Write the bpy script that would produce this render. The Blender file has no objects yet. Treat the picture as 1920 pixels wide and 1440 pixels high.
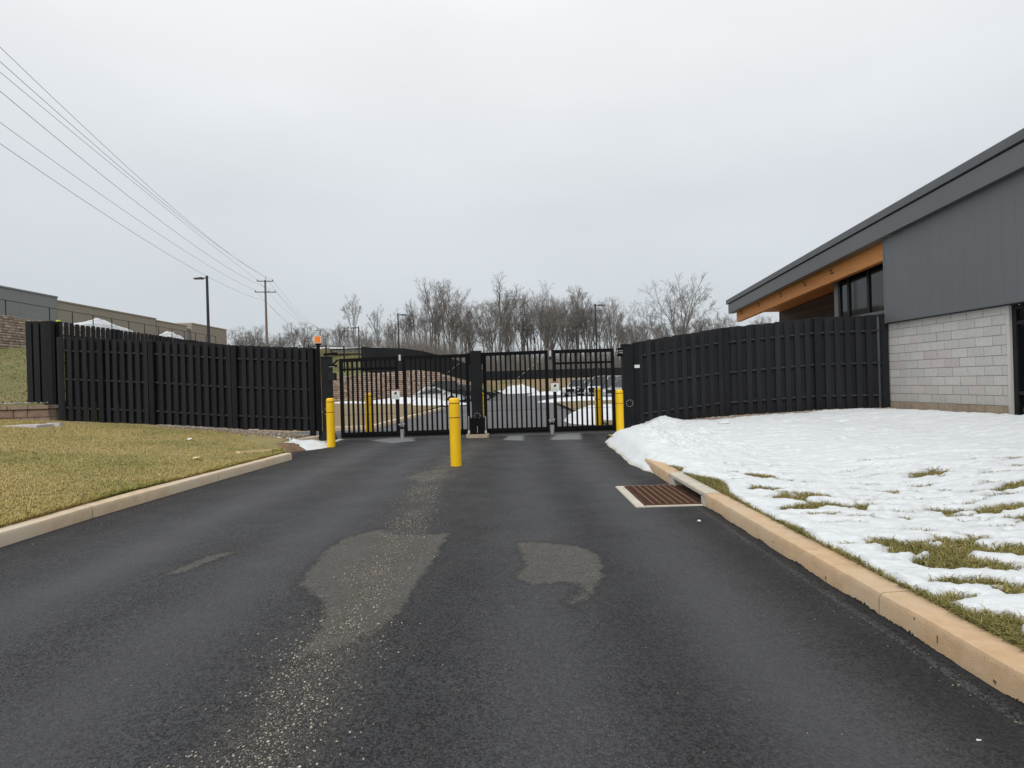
import bpy, bmesh, math, random
import numpy as np
from mathutils import Vector, Matrix
random.seed(7); RNG = np.random.default_rng(11)
R = math.radians
scn = bpy.context.scene
C = scn.collection

# ------------------------------------------------------------------ camera, sky, sun, exposure
cam = bpy.data.objects.new('camera', bpy.data.cameras.new('camera')); C.objects.link(cam)
cam.data.sensor_width = 36.0; cam.data.lens = 36.0 * 1040 / 1920
cam.data.clip_start = 0.05; cam.data.clip_end = 1500
cam.location = (0, 0, 1.5)
cam.rotation_euler = (Matrix.Rotation(R(90), 3, 'X') @ Matrix.Rotation(R(-1.65), 3, 'Z')).to_euler()
scn.camera = cam

SUN_EL, SUN_AZ = R(48), R(198)
world = bpy.data.worlds.new('World'); scn.world = world; world.use_nodes = True
nt = world.node_tree; nt.nodes.clear()
def wn(t): return nt.nodes.new(t)
wo = wn('ShaderNodeOutputWorld'); bg = wn('ShaderNodeBackground'); bg.inputs[1].default_value = 0.1
sky = wn('ShaderNodeTexSky'); sky.sky_type = 'NISHITA'; sky.sun_disc = False
sky.sun_elevation = SUN_EL; sky.sun_rotation = SUN_AZ
tc = wn('ShaderNodeTexCoord'); sep = wn('ShaderNodeSeparateXYZ')
nt.links.new(tc.outputs['Generated'], sep.inputs[0])
ramp = wn('ShaderNodeValToRGB')
e = ramp.color_ramp.elements
e[0].position = 0.0; e[0].color = (0.575, 0.620, 0.650, 1)
e[1].position = 0.30; e[1].color = (0.70, 0.735, 0.775, 1)
x = e.new(0.62); x.color = (0.985, 1.0, 1.0, 1)
x = e.new(1.0); x.color = (1.0, 1.0, 1.0, 1)
nt.links.new(sep.outputs[2], ramp.inputs[0])
mp = wn('ShaderNodeMapping'); mp.inputs['Scale'].default_value = (1.0, 1.0, 2.6)
nz = wn('ShaderNodeTexNoise'); nz.inputs['Scale'].default_value = 1.7; nz.inputs['Detail'].default_value = 5; nz.inputs['Roughness'].default_value = 0.48
nt.links.new(tc.outputs['Generated'], mp.inputs[0]); nt.links.new(mp.outputs[0], nz.inputs['Vector'])
mr = wn('ShaderNodeMapRange'); mr.inputs[1].default_value = 0.3; mr.inputs[2].default_value = 0.7; mr.inputs[3].default_value = 9.6; mr.inputs[4].default_value = 10.7
nt.links.new(nz.outputs['Fac'], mr.inputs[0])
vm = wn('ShaderNodeVectorMath'); vm.operation = 'SCALE'
nt.links.new(ramp.outputs[0], vm.inputs[0]); nt.links.new(mr.outputs[0], vm.inputs['Scale'])
mx = wn('ShaderNodeMix'); mx.data_type = 'RGBA'; mx.inputs[0].default_value = 0.95
nt.links.new(sky.outputs[0], mx.inputs[6]); nt.links.new(vm.outputs[0], mx.inputs[7])
nt.links.new(mx.outputs[2], bg.inputs[0]); nt.links.new(bg.outputs[0], wo.inputs[0])

sl = bpy.data.lights.new('sun', 'SUN'); sl.energy = 1.5; sl.angle = R(35); sl.color = (1, 0.97, 0.92)
sun = bpy.data.objects.new('sun', sl); C.objects.link(sun)
dv = Vector((math.sin(SUN_AZ) * math.cos(SUN_EL), math.cos(SUN_AZ) * math.cos(SUN_EL), math.sin(SUN_EL)))
sun.rotation_euler = dv.to_track_quat('Z', 'Y').to_euler()
scn.view_settings.view_transform = 'Standard'; scn.view_settings.look = 'None'
scn.view_settings.exposure = 0; scn.view_settings.gamma = 1; scn.view_settings.use_curve_mapping = False

# ------------------------------------------------------------------ numeric helpers
_lat = np.random.default_rng(5).random((256, 256))
def vnoise(x, y):
    x = np.asarray(x, float); y = np.asarray(y, float)
    xi = np.floor(x).astype(int); yi = np.floor(y).astype(int); fx = x - xi; fy = y - yi
    fx = fx * fx * (3 - 2 * fx); fy = fy * fy * (3 - 2 * fy)
    g = lambda a, b: _lat[a & 255, b & 255]
    return (g(xi, yi) * (1 - fx) + g(xi + 1, yi) * fx) * (1 - fy) + (g(xi, yi + 1) * (1 - fx) + g(xi + 1, yi + 1) * fx) * fy
def fbm(x, y, o=4):
    s = 0; a = 0.5; t = 0
    for k in range(o):
        s = s + a * vnoise(np.asarray(x) * 2 ** k + 17.3 * k, np.asarray(y) * 2 ** k + 5.7 * k); t += a; a *= 0.5
    return s / t
def sstep(x, a, b):
    t = np.clip((np.asarray(x, float) - a) / (b - a), 0, 1); return t * t * (3 - 2 * t)
def poly_sd(px, py, poly):
    """signed distance, positive inside"""
    d = np.full(px.shape, 1e9); ins = np.zeros(px.shape, bool); n = len(poly)
    for i in range(n):
        x0, y0 = poly[i]; x1, y1 = poly[(i + 1) % n]
        ex, ey = x1 - x0, y1 - y0
        t = np.clip(((px - x0) * ex + (py - y0) * ey) / (ex * ex + ey * ey + 1e-12), 0, 1)
        d = np.minimum(d, np.hypot(px - x0 - t * ex, py - y0 - t * ey))
        if abs(ey) > 1e-9:
            c = ((y0 > py) != (y1 > py)) & (px < ex * (py - y0) / ey + x0); ins ^= c
    return np.where(ins, d, -d)

# ------------------------------------------------------------------ materials
def mat(name, c1, c2=None, scale=4.0, rough=0.7, bump=0.0, bscale=60.0, metal=0.0, rand=0.0, detail=4, stretch=None,
        attr=None, spec=0.5, c3=None, scale3=0.7, coord='pos'):
    m = bpy.data.materials.new(name); m.use_nodes = True; t = m.node_tree; L = t.links.new
    b = t.nodes['Principled BSDF']; b.inputs['Roughness'].default_value = rough; b.inputs['Metallic'].default_value = metal
    b.inputs['Specular IOR Level'].default_value = spec
    if coord == 'pos':
        vec = t.nodes.new('ShaderNodeNewGeometry').outputs['Position']
    else:
        vec = t.nodes.new('ShaderNodeTexCoord').outputs['Object']
    if stretch:
        q = t.nodes.new('ShaderNodeMapping'); q.inputs['Scale'].default_value = stretch; L(vec, q.inputs[0]); vec = q.outputs[0]
    col = None
    if attr:
        a = t.nodes.new('ShaderNodeAttribute'); a.attribute_name = attr; col = a.outputs['Color']
    if c2 is not None:
        n = t.nodes.new('ShaderNodeTexNoise'); n.inputs['Scale'].default_value = scale; n.inputs['Detail'].default_value = detail
        n.inputs['Roughness'].default_value = 0.6; L(vec, n.inputs['Vector'])
        r = t.nodes.new('ShaderNodeMapRange'); r.inputs[1].default_value = 0.32; r.inputs[2].default_value = 0.68; L(n.outputs['Fac'], r.inputs[0])
        k = t.nodes.new('ShaderNodeMix'); k.data_type = 'RGBA'; L(r.outputs[0], k.inputs[0])
        k.inputs[6].default_value = (*c1, 1); k.inputs[7].default_value = (*c2, 1); base = k.outputs[2]
        if c3 is not None:
            n3 = t.nodes.new('ShaderNodeTexNoise'); n3.inputs['Scale'].default_value = scale3; n3.inputs['Detail'].default_value = 3; L(vec, n3.inputs['Vector'])
            r3 = t.nodes.new('ShaderNodeMapRange'); r3.inputs[1].default_value = 0.42; r3.inputs[2].default_value = 0.66; L(n3.outputs['Fac'], r3.inputs[0])
            k3 = t.nodes.new('ShaderNodeMix'); k3.data_type = 'RGBA'; L(r3.outputs[0], k3.inputs[0]); L(base, k3.inputs[6]); k3.inputs[7].default_value = (*c3, 1); base = k3.outputs[2]
        if col is not None:
            k2 = t.nodes.new('ShaderNodeMix'); k2.data_type = 'RGBA'; k2.blend_type = 'MULTIPLY'; k2.inputs[0].default_value = 1
            L(col, k2.inputs[6]); L(base, k2.inputs[7]); base = k2.outputs[2]
        col = base
    if col is None:
        g = t.nodes.new('ShaderNodeRGB'); g.outputs[0].default_value = (*c1, 1); col = g.outputs[0]
    if rand:
        oi = t.nodes.new('ShaderNodeObjectInfo'); r = t.nodes.new('ShaderNodeMapRange'); r.inputs[3].default_value = 1 - rand; r.inputs[4].default_value = 1 + rand
        L(oi.outputs['Random'], r.inputs[0]); v = t.nodes.new('ShaderNodeVectorMath'); v.operation = 'SCALE'
        L(col, v.inputs[0]); L(r.outputs[0], v.inputs['Scale']); col = v.outputs[0]
    L(col, b.inputs['Base Color'])
    if bump:
        n = t.nodes.new('ShaderNodeTexNoise'); n.inputs['Scale'].default_value = bscale; n.inputs['Detail'].default_value = 5; n.inputs['Roughness'].default_value = 0.65
        L(vec, n.inputs['Vector']); u = t.nodes.new('ShaderNodeBump'); u.inputs['Strength'].default_value = bump; u.inputs['Distance'].default_value = 0.02
        L(n.outputs['Fac'], u.inputs['Height']); L(u.outputs[0], b.inputs['Normal'])
    return m

M = {}
M['black'] = mat('black_paint', (.0085, .009, .011), (.013, .014, .016), 3, .6, .06, 40, rand=.14, spec=.18)
M['blackgloss'] = mat('black_steel', (.0035, .0035, .004), (.006, .006, .007), 6, .55, .04, 60, spec=.12)
M['picket'] = mat('charcoal_picket', (.0125, .0132, .0155), (.018, .019, .022), 5, .6, .10, 70, rand=.22, stretch=(1, 1, .15), spec=.2)
M['rubber'] = mat('rubber', (.008, .008, .008), (.014, .014, .014), 20, .7)
M['rail'] = mat('fence_rail', (.024, .025, .028), (.032, .034, .038), 5, .5, rand=.1, spec=.3)  # toned lighter than the boards: light caught on the rail edges, put into the colour
M['yellow'] = mat('yellow_sleeve', (.93, .575, .004), (.85, .51, .005), 7, .42, .03, 25, stretch=(1, 1, .3))
M['band'] = mat('dark_red_tape', (.16, .035, .012), (.10, .02, .01), 14, .5)
M['kerb'] = mat('buff_concrete', (.63, .45, .28), (.50, .33, .185), 7, .85, .4, 90, c3=(.57, .44, .30), scale3=1.3)
M['kerbl'] = mat('pale_buff_concrete', (.66, .52, .365), (.54, .41, .265), 7, .85, .4, 90, c3=(.62, .53, .41), scale3=1.1)
M['conc'] = mat('pale_concrete', (.60, .56, .475), (.50, .455, .375), 7, .85, .25, 110)
M['conc2'] = mat('pad_concrete', (.42, .35, .25), (.34, .27, .18), 9, .85, .25, 110)
M['rust'] = mat('rusty_iron', (.105, .042, .018), (.055, .025, .014), 18, .8, .3, 140)
M['rustlight'] = mat('worn_iron', (.24, .13, .075), (.15, .075, .04), 22, .7, .2, 140)
M['dark'] = mat('dark_void', (.004, .004, .004), None, rough=.9)
M['galv'] = mat('galvanised', (.48, .48, .47), (.38, .38, .37), 12, .4, metal=.7)
M['silver'] = mat('pale_metal', (.62, .63, .64), (.5, .5, .51), 14, .4, metal=.3)
M['white'] = mat('white_print', (.74, .75, .73), (.68, .69, .67), 10, .5)
M['signred'] = mat('red_print', (.30, .075, .045), None, rough=.5)
M['ink'] = mat('ink', (.02, .022, .02), None, rough=.6)
M['greyink'] = mat('grey_green_ink', (.40, .46, .42), None, rough=.6)
M['amber'] = mat('amber_lens', (.85, .19, .02), (.95, .27, .04), 30, .25)
M['paleorange'] = mat('pale_orange_frame', (.80, .55, .40), None, rough=.5)
M['block'] = mat('concrete_block', (.60, .585, .56), (.48, .465, .44), 38, .9, .6, 120, rand=.06)
M['blockpink'] = mat('concrete_block_pinkish', (.59, .54, .525), (.48, .435, .42), 38, .9, .6, 120, rand=.07)
M['blockbase'] = mat('concrete_block_stained', (.45, .37, .29), (.34, .27, .20), 14, .9, .6, 120, rand=.1)
M['mortar'] = mat('mortar', (.30, .285, .265), (.25, .235, .22), 20, .95)
M['siding'] = mat('grey_metal_siding', (.132, .139, .149), (.124, .131, .141), 1.2, .42, .02, 8, rand=.018)
M['fascia'] = mat('grey_fascia', (.130, .138, .147), (.120, .128, .137), 1.0, .42, .02, 6)
M['roofedge'] = mat('roof_edge_metal', (.115, .122, .130), (.10, .107, .115), 2, .4)
M['darkmetal'] = mat('dark_bronze', (.012, .012, .014), (.017, .018, .020), 3, .45, spec=.25)
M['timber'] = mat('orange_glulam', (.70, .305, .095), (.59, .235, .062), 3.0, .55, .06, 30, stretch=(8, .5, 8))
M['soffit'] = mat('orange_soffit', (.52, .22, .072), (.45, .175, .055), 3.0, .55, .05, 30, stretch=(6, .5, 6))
M['board'] = mat('dark_brown_board', (.075, .052, .045), (.050, .036, .032), 8, .7, .1, 50, rand=.2, stretch=(1, .3, 4))
M['glass'] = mat('dark_glass', (.010, .012, .014), None, rough=.04, spec=.75)
M['glassb'] = mat('black_glass', (.006, .007, .008), None, rough=.06, spec=.35)
M['interior'] = mat('interior_dark', (.02, .02, .02), None, rough=.9)
M['stone'] = mat('river_stone', (1, 1, 1), (.7, .68, .66), 40, .85, attr='Col')
M['wallstone'] = mat('split_face_block', (1, 1, 1), (.62, .6, .58), 9, .95, .8, 25, attr='Col')
M['hillsnow'] = mat('old_snow', (.71, .735, .755), (.62, .645, .665), 3, .6, .4, 14)
M['soil'] = mat('bare_soil', (.20, .125, .075), (.14, .085, .05), 9, .95, .5, 40)
M['straw'] = mat('straw_mat', (.85, .68, .42), (.75, .58, .33), 30, .9, .3, 90)
M['hillgrass'] = mat('winter_grass_ground', (.15, .14, .045), (.11, .112, .032), 2.5, .95, .6, 30, c3=(.185, .155, .058), scale3=.35)
M['brownground'] = mat('dry_brown_ground', (.27, .19, .105), (.21, .145, .08), 2, .95, .6, 20, c3=(.21, .175, .085), scale3=.3)
M['lawnsoil'] = mat('lawn_thatch', (.29, .24, .10), (.21, .185, .07), 9, .95, .6, 60, c3=(.34, .265, .12), scale3=.8)
M['blade'] = mat('grass_blade', (1, 1, 1), None, rough=.75, attr='Col', spec=.2)
M['bark'] = mat('grey_bark', (.215, .20, .19), (.155, .143, .135), .8, .9)
M['bark2'] = mat('brown_bark', (.215, .192, .175), (.155, .137, .124), .8, .9)
M['pole'] = mat('weathered_pole', (.22, .155, .125), (.17, .115, .09), 2, .9)
M['crossarm'] = mat('weathered_crossarm', (.11, .10, .10), None, rough=.8)
M['wire'] = mat('aluminium_cable', (.16, .165, .18), None, rough=.6)
M['lamppost'] = mat('dark_lamp_post', (.014, .013, .017), (.018, .017, .021), 2, .6)
M['tilt1'] = mat('grey_tilt_up', (.235, .245, .255), (.215, .225, .235), .12, .8)
M['tilt2'] = mat('beige_tilt_up', (.315, .275, .23), (.295, .255, .212), .12, .8)
M['tilt3'] = mat('warm_beige_tilt_up', (.33, .28, .235), (.31, .262, .22), .12, .8)
M['cornice'] = mat('pale_cornice', (.42, .38, .33), None, rough=.8)
M['lime'] = mat('lime_green_cloth', (.50, .72, .03), (.42, .62, .02), 8, .7)
M['lid'] = mat('grey_lid', (.55, .52, .53), (.47, .44, .45), 6, .7, .15, 60)
M['litter'] = mat('white_paper', (.72, .72, .68), None, rough=.8)
M['leaf'] = mat('pale_yellow_leaf', (.72, .62, .30), None, rough=.8)
M['tyre'] = mat('tyre', (.012, .012, .013), None, rough=.8)
M['rim'] = mat('rim', (.30, .30, .31), None, rough=.4, metal=.6)
M['carwhite'] = mat('white_car_paint', (.66, .68, .71), None, rough=.25)
M['carblack'] = mat('black_car_paint', (.014, .015, .018), None, rough=.25)
M['carblue'] = mat('dark_blue_car_paint', (.02, .035, .075), None, rough=.25)
M['carsilver'] = mat('silver_car_paint', (.36, .38, .41), None, rough=.3, metal=.3)
M['headlight'] = mat('headlight_glass', (.65, .67, .7), None, rough=.15)
M['taillight'] = mat('taillight_red', (.35, .02, .02), None, rough=.25)
M['screen'] = mat('privacy_mesh', (.016, .017, .019), (.022, .023, .026), .5, .8, spec=.15)

def snow_material():
    m = bpy.data.materials.new('melting_snow'); m.use_nodes = True; t = m.node_tree; L = t.links.new
    b = t.nodes['Principled BSDF']; b.inputs['Roughness'].default_value = .55
    g = t.nodes.new('ShaderNodeNewGeometry')
    a = t.nodes.new('ShaderNodeAttribute'); a.attribute_name = 'thin'
    n = t.nodes.new('ShaderNodeTexNoise'); n.inputs['Scale'].default_value = 22; n.inputs['Detail'].default_value = 6; n.inputs['Roughness'].default_value = .7
    q = t.nodes.new('ShaderNodeMapping'); q.inputs['Scale'].default_value = (.45, 1.0, 1); L(g.outputs['Position'], q.inputs[0]); L(q.outputs[0], n.inputs['Vector'])
    k = t.nodes.new('ShaderNodeMix'); k.data_type = 'RGBA'; k.inputs[6].default_value = (.715, .745, .765, 1); k.inputs[7].default_value = (.60, .63, .65, 1)
    r = t.nodes.new('ShaderNodeMapRange'); r.inputs[1].default_value = .45; r.inputs[2].default_value = .75; L(n.outputs['Fac'], r.inputs[0]); L(r.outputs[0], k.inputs[0])
    # dirt where the cover is thin (grass stains) - a property of the slush itself
    n2 = t.nodes.new('ShaderNodeTexNoise'); n2.inputs['Scale'].default_value = 60; n2.inputs['Detail'].default_value = 4; L(g.outputs['Position'], n2.inputs['Vector'])
    mm = t.nodes.new('ShaderNodeMath'); mm.operation = 'MULTIPLY'; L(a.outputs['Fac'], mm.inputs[0]); L(n2.outputs['Fac'], mm.inputs[1])
    r2 = t.nodes.new('ShaderNodeMapRange'); r2.inputs[1].default_value = .30; r2.inputs[2].default_value = .60; L(mm.outputs[0], r2.inputs[0])
    k2 = t.nodes.new('ShaderNodeMix'); k2.data_type = 'RGBA'; L(r2.outputs[0], k2.inputs[0]); L(k.outputs[2], k2.inputs[6]); k2.inputs[7].default_value = (.42, .38, .28, 1)
    L(k2.outputs[2], b.inputs['Base Color'])
    u = t.nodes.new('ShaderNodeBump'); u.inputs['Strength'].default_value = .55; u.inputs['Distance'].default_value = .02
    L(n.outputs['Fac'], u.inputs['Height']); L(u.outputs[0], b.inputs['Normal'])
    return m
M['snow'] = snow_material()

def asphalt_material():
    m = bpy.data.materials.new('asphalt'); m.use_nodes = True; t = m.node_tree; L = t.links.new
    N = t.nodes.new; b = t.nodes['Principled BSDF']
    pos = N('ShaderNodeNewGeometry').outputs['Position']
    def noise(s, d=3, ro=.6):
        n = N('ShaderNodeTexNoise'); n.inputs['Scale'].default_value = s; n.inputs['Detail'].default_value = d; n.inputs['Roughness'].default_value = ro
        L(pos, n.inputs['Vector']); return n.outputs['Fac']
    def rng(v, a, c, lo=0., hi=1.):
        r = N('ShaderNodeMapRange'); r.inputs[1].default_value = a; r.inputs[2].default_value = c; r.inputs[3].default_value = lo; r.inputs[4].default_value = hi
        L(v, r.inputs[0]); return r.outputs[0]
    def math_(op, a, c):
        n = N('ShaderNodeMath'); n.operation = op
        for i, v in enumerate((a, c)):
            if isinstance(v, (int, float)): n.inputs[i].default_value = v
            else: L(v, n.inputs[i])
        return n.outputs[0]
    def mix(f, a, c, mode='MIX'):
        n = N('ShaderNodeMix'); n.data_type = 'RGBA'; n.blend_type = mode
        if isinstance(f, (int, float)): n.inputs[0].default_value = f
        else: L(f, n.inputs[0])
        for i, v in ((6, a), (7, c)):
            if isinstance(v, tuple): n.inputs[i].default_value = (*v, 1)
            else: L(v, n.inputs[i])
        return n.outputs[2]
    def at(n):
        a = N('ShaderNodeAttribute'); a.attribute_name = n; return a.outputs['Fac']
    vor = N('ShaderNodeTexVoronoi'); vor.inputs['Scale'].default_value = 98; L(pos, vor.inputs['Vector'])
    vorf = N('ShaderNodeTexVoronoi'); vorf.inputs['Scale'].default_value = 240; L(pos, vorf.inputs['Vector'])
    sp = N('ShaderNodeSeparateColor'); L(vor.outputs['Color'], sp.inputs[0])
    sp2 = N('ShaderNodeSeparateColor'); L(vorf.outputs['Color'], sp2.inputs[0])
    # sealed black asphalt: dark binder, some visible grains
    vorc = N('ShaderNodeTexVoronoi'); vorc.inputs['Scale'].default_value = 34; L(pos, vorc.inputs['Vector']); sp3 = N('ShaderNodeSeparateColor'); L(vorc.outputs['Color'], sp3.inputs[0])
    grain = math_('ADD', math_('ADD', math_('MULTIPLY', sp.outputs[0], .52), math_('MULTIPLY', sp2.outputs[0], .36)), math_('MULTIPLY', sp3.outputs[0], .12))
    base = mix(rng(grain, .22, .80), (.003, .003, .0033), (.078, .079, .083))
    base = mix(math_('MULTIPLY', rng(noise(1.1, 5), .35, .7), .3), base, (.036, .037, .040))
    base = mix(math_('MULTIPLY', at('lane'), .7), base, (.082, .083, .088))          # polished wheel tracks
    base = mix(math_('MULTIPLY', at('dark'), .75), base, (.013, .013, .0145))           # sealer left at the edges
    # old surface showing where the sealer has worn away
    d = math_('ADD', at('patch'), math_('MULTIPLY', math_('SUBTRACT', noise(9, 7, .75), .5), .26))
    old = mix(rng(grain, .1, .9), (.032, .030, .0275), (.165, .155, .140))
    old = mix(math_('MULTIPLY', rng(noise(5, 4), .35, .7), .6), old, (.075, .071, .064))
    rim = rng(d, -.07, -.005)
    base = mix(math_('MULTIPLY', rim, .55), base, (.018, .0175, .018))
    base = mix(math_('MULTIPLY', rng(math_('ADD', d, math_('MULTIPLY', math_('SUBTRACT', grain, .5), .05)), -.015, .03), .93), base, old)
    # light apron stains at the gate
    base = mix(math_('MULTIPLY', rng(math_('ADD', at('pale'), math_('MULTIPLY', math_('SUBTRACT', noise(4, 4), .5), .35)), .0, .10), .75), base, (.25, .255, .26))
    # loose grit streak, brown dirt between the grains
    gr = math_('ADD', at('grit'), math_('MULTIPLY', math_('SUBTRACT', noise(2.5, 5, .65), .5), .9))
    base = mix(math_('MULTIPLY', rng(gr, .3, 1.0), .4), base, (.050, .041, .033))
    gs = math_('MULTIPLY', rng(gr, .35, 1.1), rng(sp2.outputs[1], .89, .93))
    base = mix(gs, base, (.27, .25, .21))
    gs2 = math_('MULTIPLY', rng(noise(.6, 3), .42, .6), rng(sp2.outputs[2], .988, .993))
    base = mix(gs2, base, (.22, .21, .18))
    lot = at('lot'); base = mix(lot, base, (.125, .125, .13))
    L(base, b.inputs['Base Color'])
    L(rng(noise(1.6, 4), .35, .65, .56, .74), b.inputs['Roughness'])
    b.inputs['Specular IOR Level'].default_value = .2
    u = N('ShaderNodeBump'); u.inputs['Strength'].default_value = .75; u.inputs['Distance'].default_value = .006
    h = math_('ADD', math_('MULTIPLY', vor.outputs['Distance'], -.7), math_('MULTIPLY', noise(240, 2), .7))
    L(h, u.inputs['Height']); L(u.outputs[0], b.inputs['Normal'])
    return m
M['asphalt'] = asphalt_material()

# ------------------------------------------------------------------ mesh helpers
class MB:
    def __init__(s): s.v = []; s.f = []
    def add(s, v, f):
        o = len(s.v); s.v += [tuple(p) for p in v]; s.f += [tuple(i + o for i in q) for q in f]; return s
    def box(s, x0, x1, y0, y1, z0, z1):
        return s.add([(x0, y0, z0), (x1, y0, z0), (x1, y1, z0), (x0, y1, z0), (x0, y0, z1), (x1, y0, z1), (x1, y1, z1), (x0, y1, z1)],
                     [(0, 3, 2, 1), (4, 5, 6, 7), (0, 1, 5, 4), (1, 2, 6, 5), (2, 3, 7, 6), (3, 0, 4, 7)])
    def hexa(s, b, t):
        return s.add(list(b) + list(t), [(0, 3, 2, 1), (4, 5, 6, 7), (0, 1, 5, 4), (1, 2, 6, 5), (2, 3, 7, 6), (3, 0, 4, 7)])
    def bar(s, a, b, w, h=None, up=(0, 0, 1)):
        h = h or w; a = Vector(a); b = Vector(b); d = (b - a).normalized(); up = Vector(up)
        if abs(d.dot(up)) > .98: up = Vector((0, 1, 0))
        sx = d.cross(up).normalized() * w / 2; sy = sx.cross(d).normalized() * h / 2
        f = lambda p: [p - sx - sy, p + sx - sy, p + sx + sy, p - sx + sy]
        return s.hexa(f(a), f(b))
    def tube(s, pts, rad, n=8, caps=True):
        pts = [Vector(p) for p in pts]; rad = rad if isinstance(rad, (list, tuple)) else [rad] * len(pts)
        V = []; F = []; prev = None
        for i, p in enumerate(pts):
            d = (pts[min(i + 1, len(pts) - 1)] - pts[max(i - 1, 0)]).normalized()
            ref = Vector((0, 0, 1)) if abs(d.z) < .9 else Vector((1, 0, 0))
            a = d.cross(ref).normalized(); b = d.cross(a)
            for k in range(n):
                t = 2 * math.pi * k / n; V.append(p + (a * math.cos(t) + b * math.sin(t)) * rad[i])
        for i in range(len(pts) - 1):
            for k in range(n):
                F.append((i * n + k, i * n + (k + 1) % n, (i + 1) * n + (k + 1) % n, (i + 1) * n + k))
        if caps: F.append(tuple(range(n - 1, -1, -1))); F.append(tuple(range((len(pts) - 1) * n, len(pts) * n)))
        return s.add(V, F)
    def lathe(s, prof, n=24, c=(0, 0)):
        V = []; F = []
        for r, z in prof:
            for k in range(n):
                t = 2 * math.pi * k / n; V.append((c[0] + r * math.cos(t), c[1] + r * math.sin(t), z))
        for i in range(len(prof) - 1):
            for k in range(n): F.append((i * n + k, i * n + (k + 1) % n, (i + 1) * n + (k + 1) % n, (i + 1) * n + k))
        F.append(tuple(range(n - 1, -1, -1))); F.append(tuple(range((len(prof) - 1) * n, len(prof) * n)))
        return s.add(V, F)
    def prism(s, poly, axis, a, b):
        """polygon in two axes extruded along the third"""
        put = {'x': lambda p, q: (q, p[0], p[1]), 'y': lambda p, q: (p[0], q, p[1]), 'z': lambda p, q: (p[0], p[1], q)}[axis]
        n = len(poly); V = [put(p, a) for p in poly] + [put(p, b) for p in poly]
        return s.add(V, [tuple(range(n - 1, -1, -1)), tuple(range(n, 2 * n))] + [(i, (i + 1) % n, n + (i + 1) % n, n + i) for i in range(n)])
    def mesh(s, name, m, smooth=False, bevel=0):
        me = bpy.data.meshes.new(name); me.from_pydata(s.v, [], s.f); me.materials.append(M[m] if isinstance(m, str) else m)
        bm = bmesh.new(); bm.from_mesh(me); bmesh.ops.recalc_face_normals(bm, faces=bm.faces)
        if bevel:
            bmesh.ops.bevel(bm, geom=[e for e in bm.edges if e.is_manifold and e.calc_face_angle(0) > .6], offset=bevel, segments=2, affect='EDGES', clamp_overlap=True)
        bm.to_mesh(me); bm.free()
        if smooth:
            for p in me.polygons: p.use_smooth = True
        return me
    def build(s, name, m, parent=None, smooth=False, loc=(0, 0, 0), bevel=0, label=None, autos=False):
        me = s.mesh(name, m, smooth, bevel)
        if autos: me.set_sharp_from_angle(angle=R(35))
        return put(name, me, parent, loc, label=label)
def put(name, me, parent=None, loc=(0, 0, 0), rz=0, label=None):
    o = bpy.data.objects.new(name, me); C.objects.link(o); o.location = loc
    if rz: o.rotation_euler.z = rz
    if parent: o.parent = parent
    if label: o['label'] = label
    return o
def tag(o, label, cat, group=None, kind=None):
    o['label'] = label; o['category'] = cat
    if group: o['group'] = group
    if kind: o['kind'] = kind
    return o
def thing(name, label, cat, loc=(0, 0, 0), rz=0, group=None):
    o = bpy.data.objects.new(name, None); C.objects.link(o); o.empty_display_size = .2
    o.location = loc; o.rotation_euler.z = rz; return tag(o, label, cat, group)
def struct(o, kind='structure'):
    o['kind'] = kind; return o
def copy_tree(o, parent=None):
    c = o.copy(); C.objects.link(c); c.parent = parent
    for ch in list(o.children): copy_tree(ch, c)
    return c
def np_mesh(name, V, T, m, cols=None, attrs=None, smooth=False, quads=False):
    me = bpy.data.meshes.new(name); V = np.ascontiguousarray(V, np.float32); T = np.ascontiguousarray(T, np.int32); k = T.shape[1]
    me.vertices.add(len(V)); me.vertices.foreach_set('co', V.ravel())
    me.loops.add(T.size); me.loops.foreach_set('vertex_index', T.ravel())
    me.polygons.add(len(T)); me.polygons.foreach_set('loop_start', np.arange(0, T.size, k, dtype=np.int32))
    me.polygons.foreach_set('loop_total', np.full(len(T), k, np.int32))
    if smooth: me.polygons.foreach_set('use_smooth', np.ones(len(T), bool))
    me.update(calc_edges=True)
    if cols is not None:
        a = me.color_attributes.new('Col', 'FLOAT_COLOR', 'POINT'); a.data.foreach_set('color', np.ascontiguousarray(np.c_[cols, np.ones(len(cols))], np.float32).ravel())
    for n, v in (attrs or {}).items():
        a = me.attributes.new(n, 'FLOAT', 'POINT'); a.data.foreach_set('value', np.ascontiguousarray(v, np.float32))
    me.materials.append(M[m]); return me
def grid(name, xs, ys, zf, m, attrs=None, keep=None):
    X, Y = np.meshgrid(xs, ys); Z = zf(X, Y) if callable(zf) else zf; nx = len(xs); ny = len(ys)
    i = np.arange(nx * ny).reshape(ny, nx)
    T = np.stack([i[:-1, :-1], i[:-1, 1:], i[1:, 1:], i[1:, :-1]], -1).reshape(-1, 4)
    if keep is not None:
        k = keep(X, Y, Z); T = T[k.ravel()[T].any(1)]
    me = np_mesh(name, np.stack([X, Y, Z], -1).reshape(-1, 3), T, m, attrs={n: f(X, Y).ravel() for n, f in (attrs or {}).items()}, smooth=True)
    if keep is not None:
        bm = bmesh.new(); bm.from_mesh(me); bmesh.ops.delete(bm, geom=[v for v in bm.verts if not v.link_faces], context='VERTS'); bm.to_mesh(me); bm.free()
    return me
def axis_pts(*segs):
    out = []
    for a, b, n in segs: out += list(np.linspace(a, b, n, endpoint=False))
    return np.array(out + [segs[-1][1]])
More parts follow.
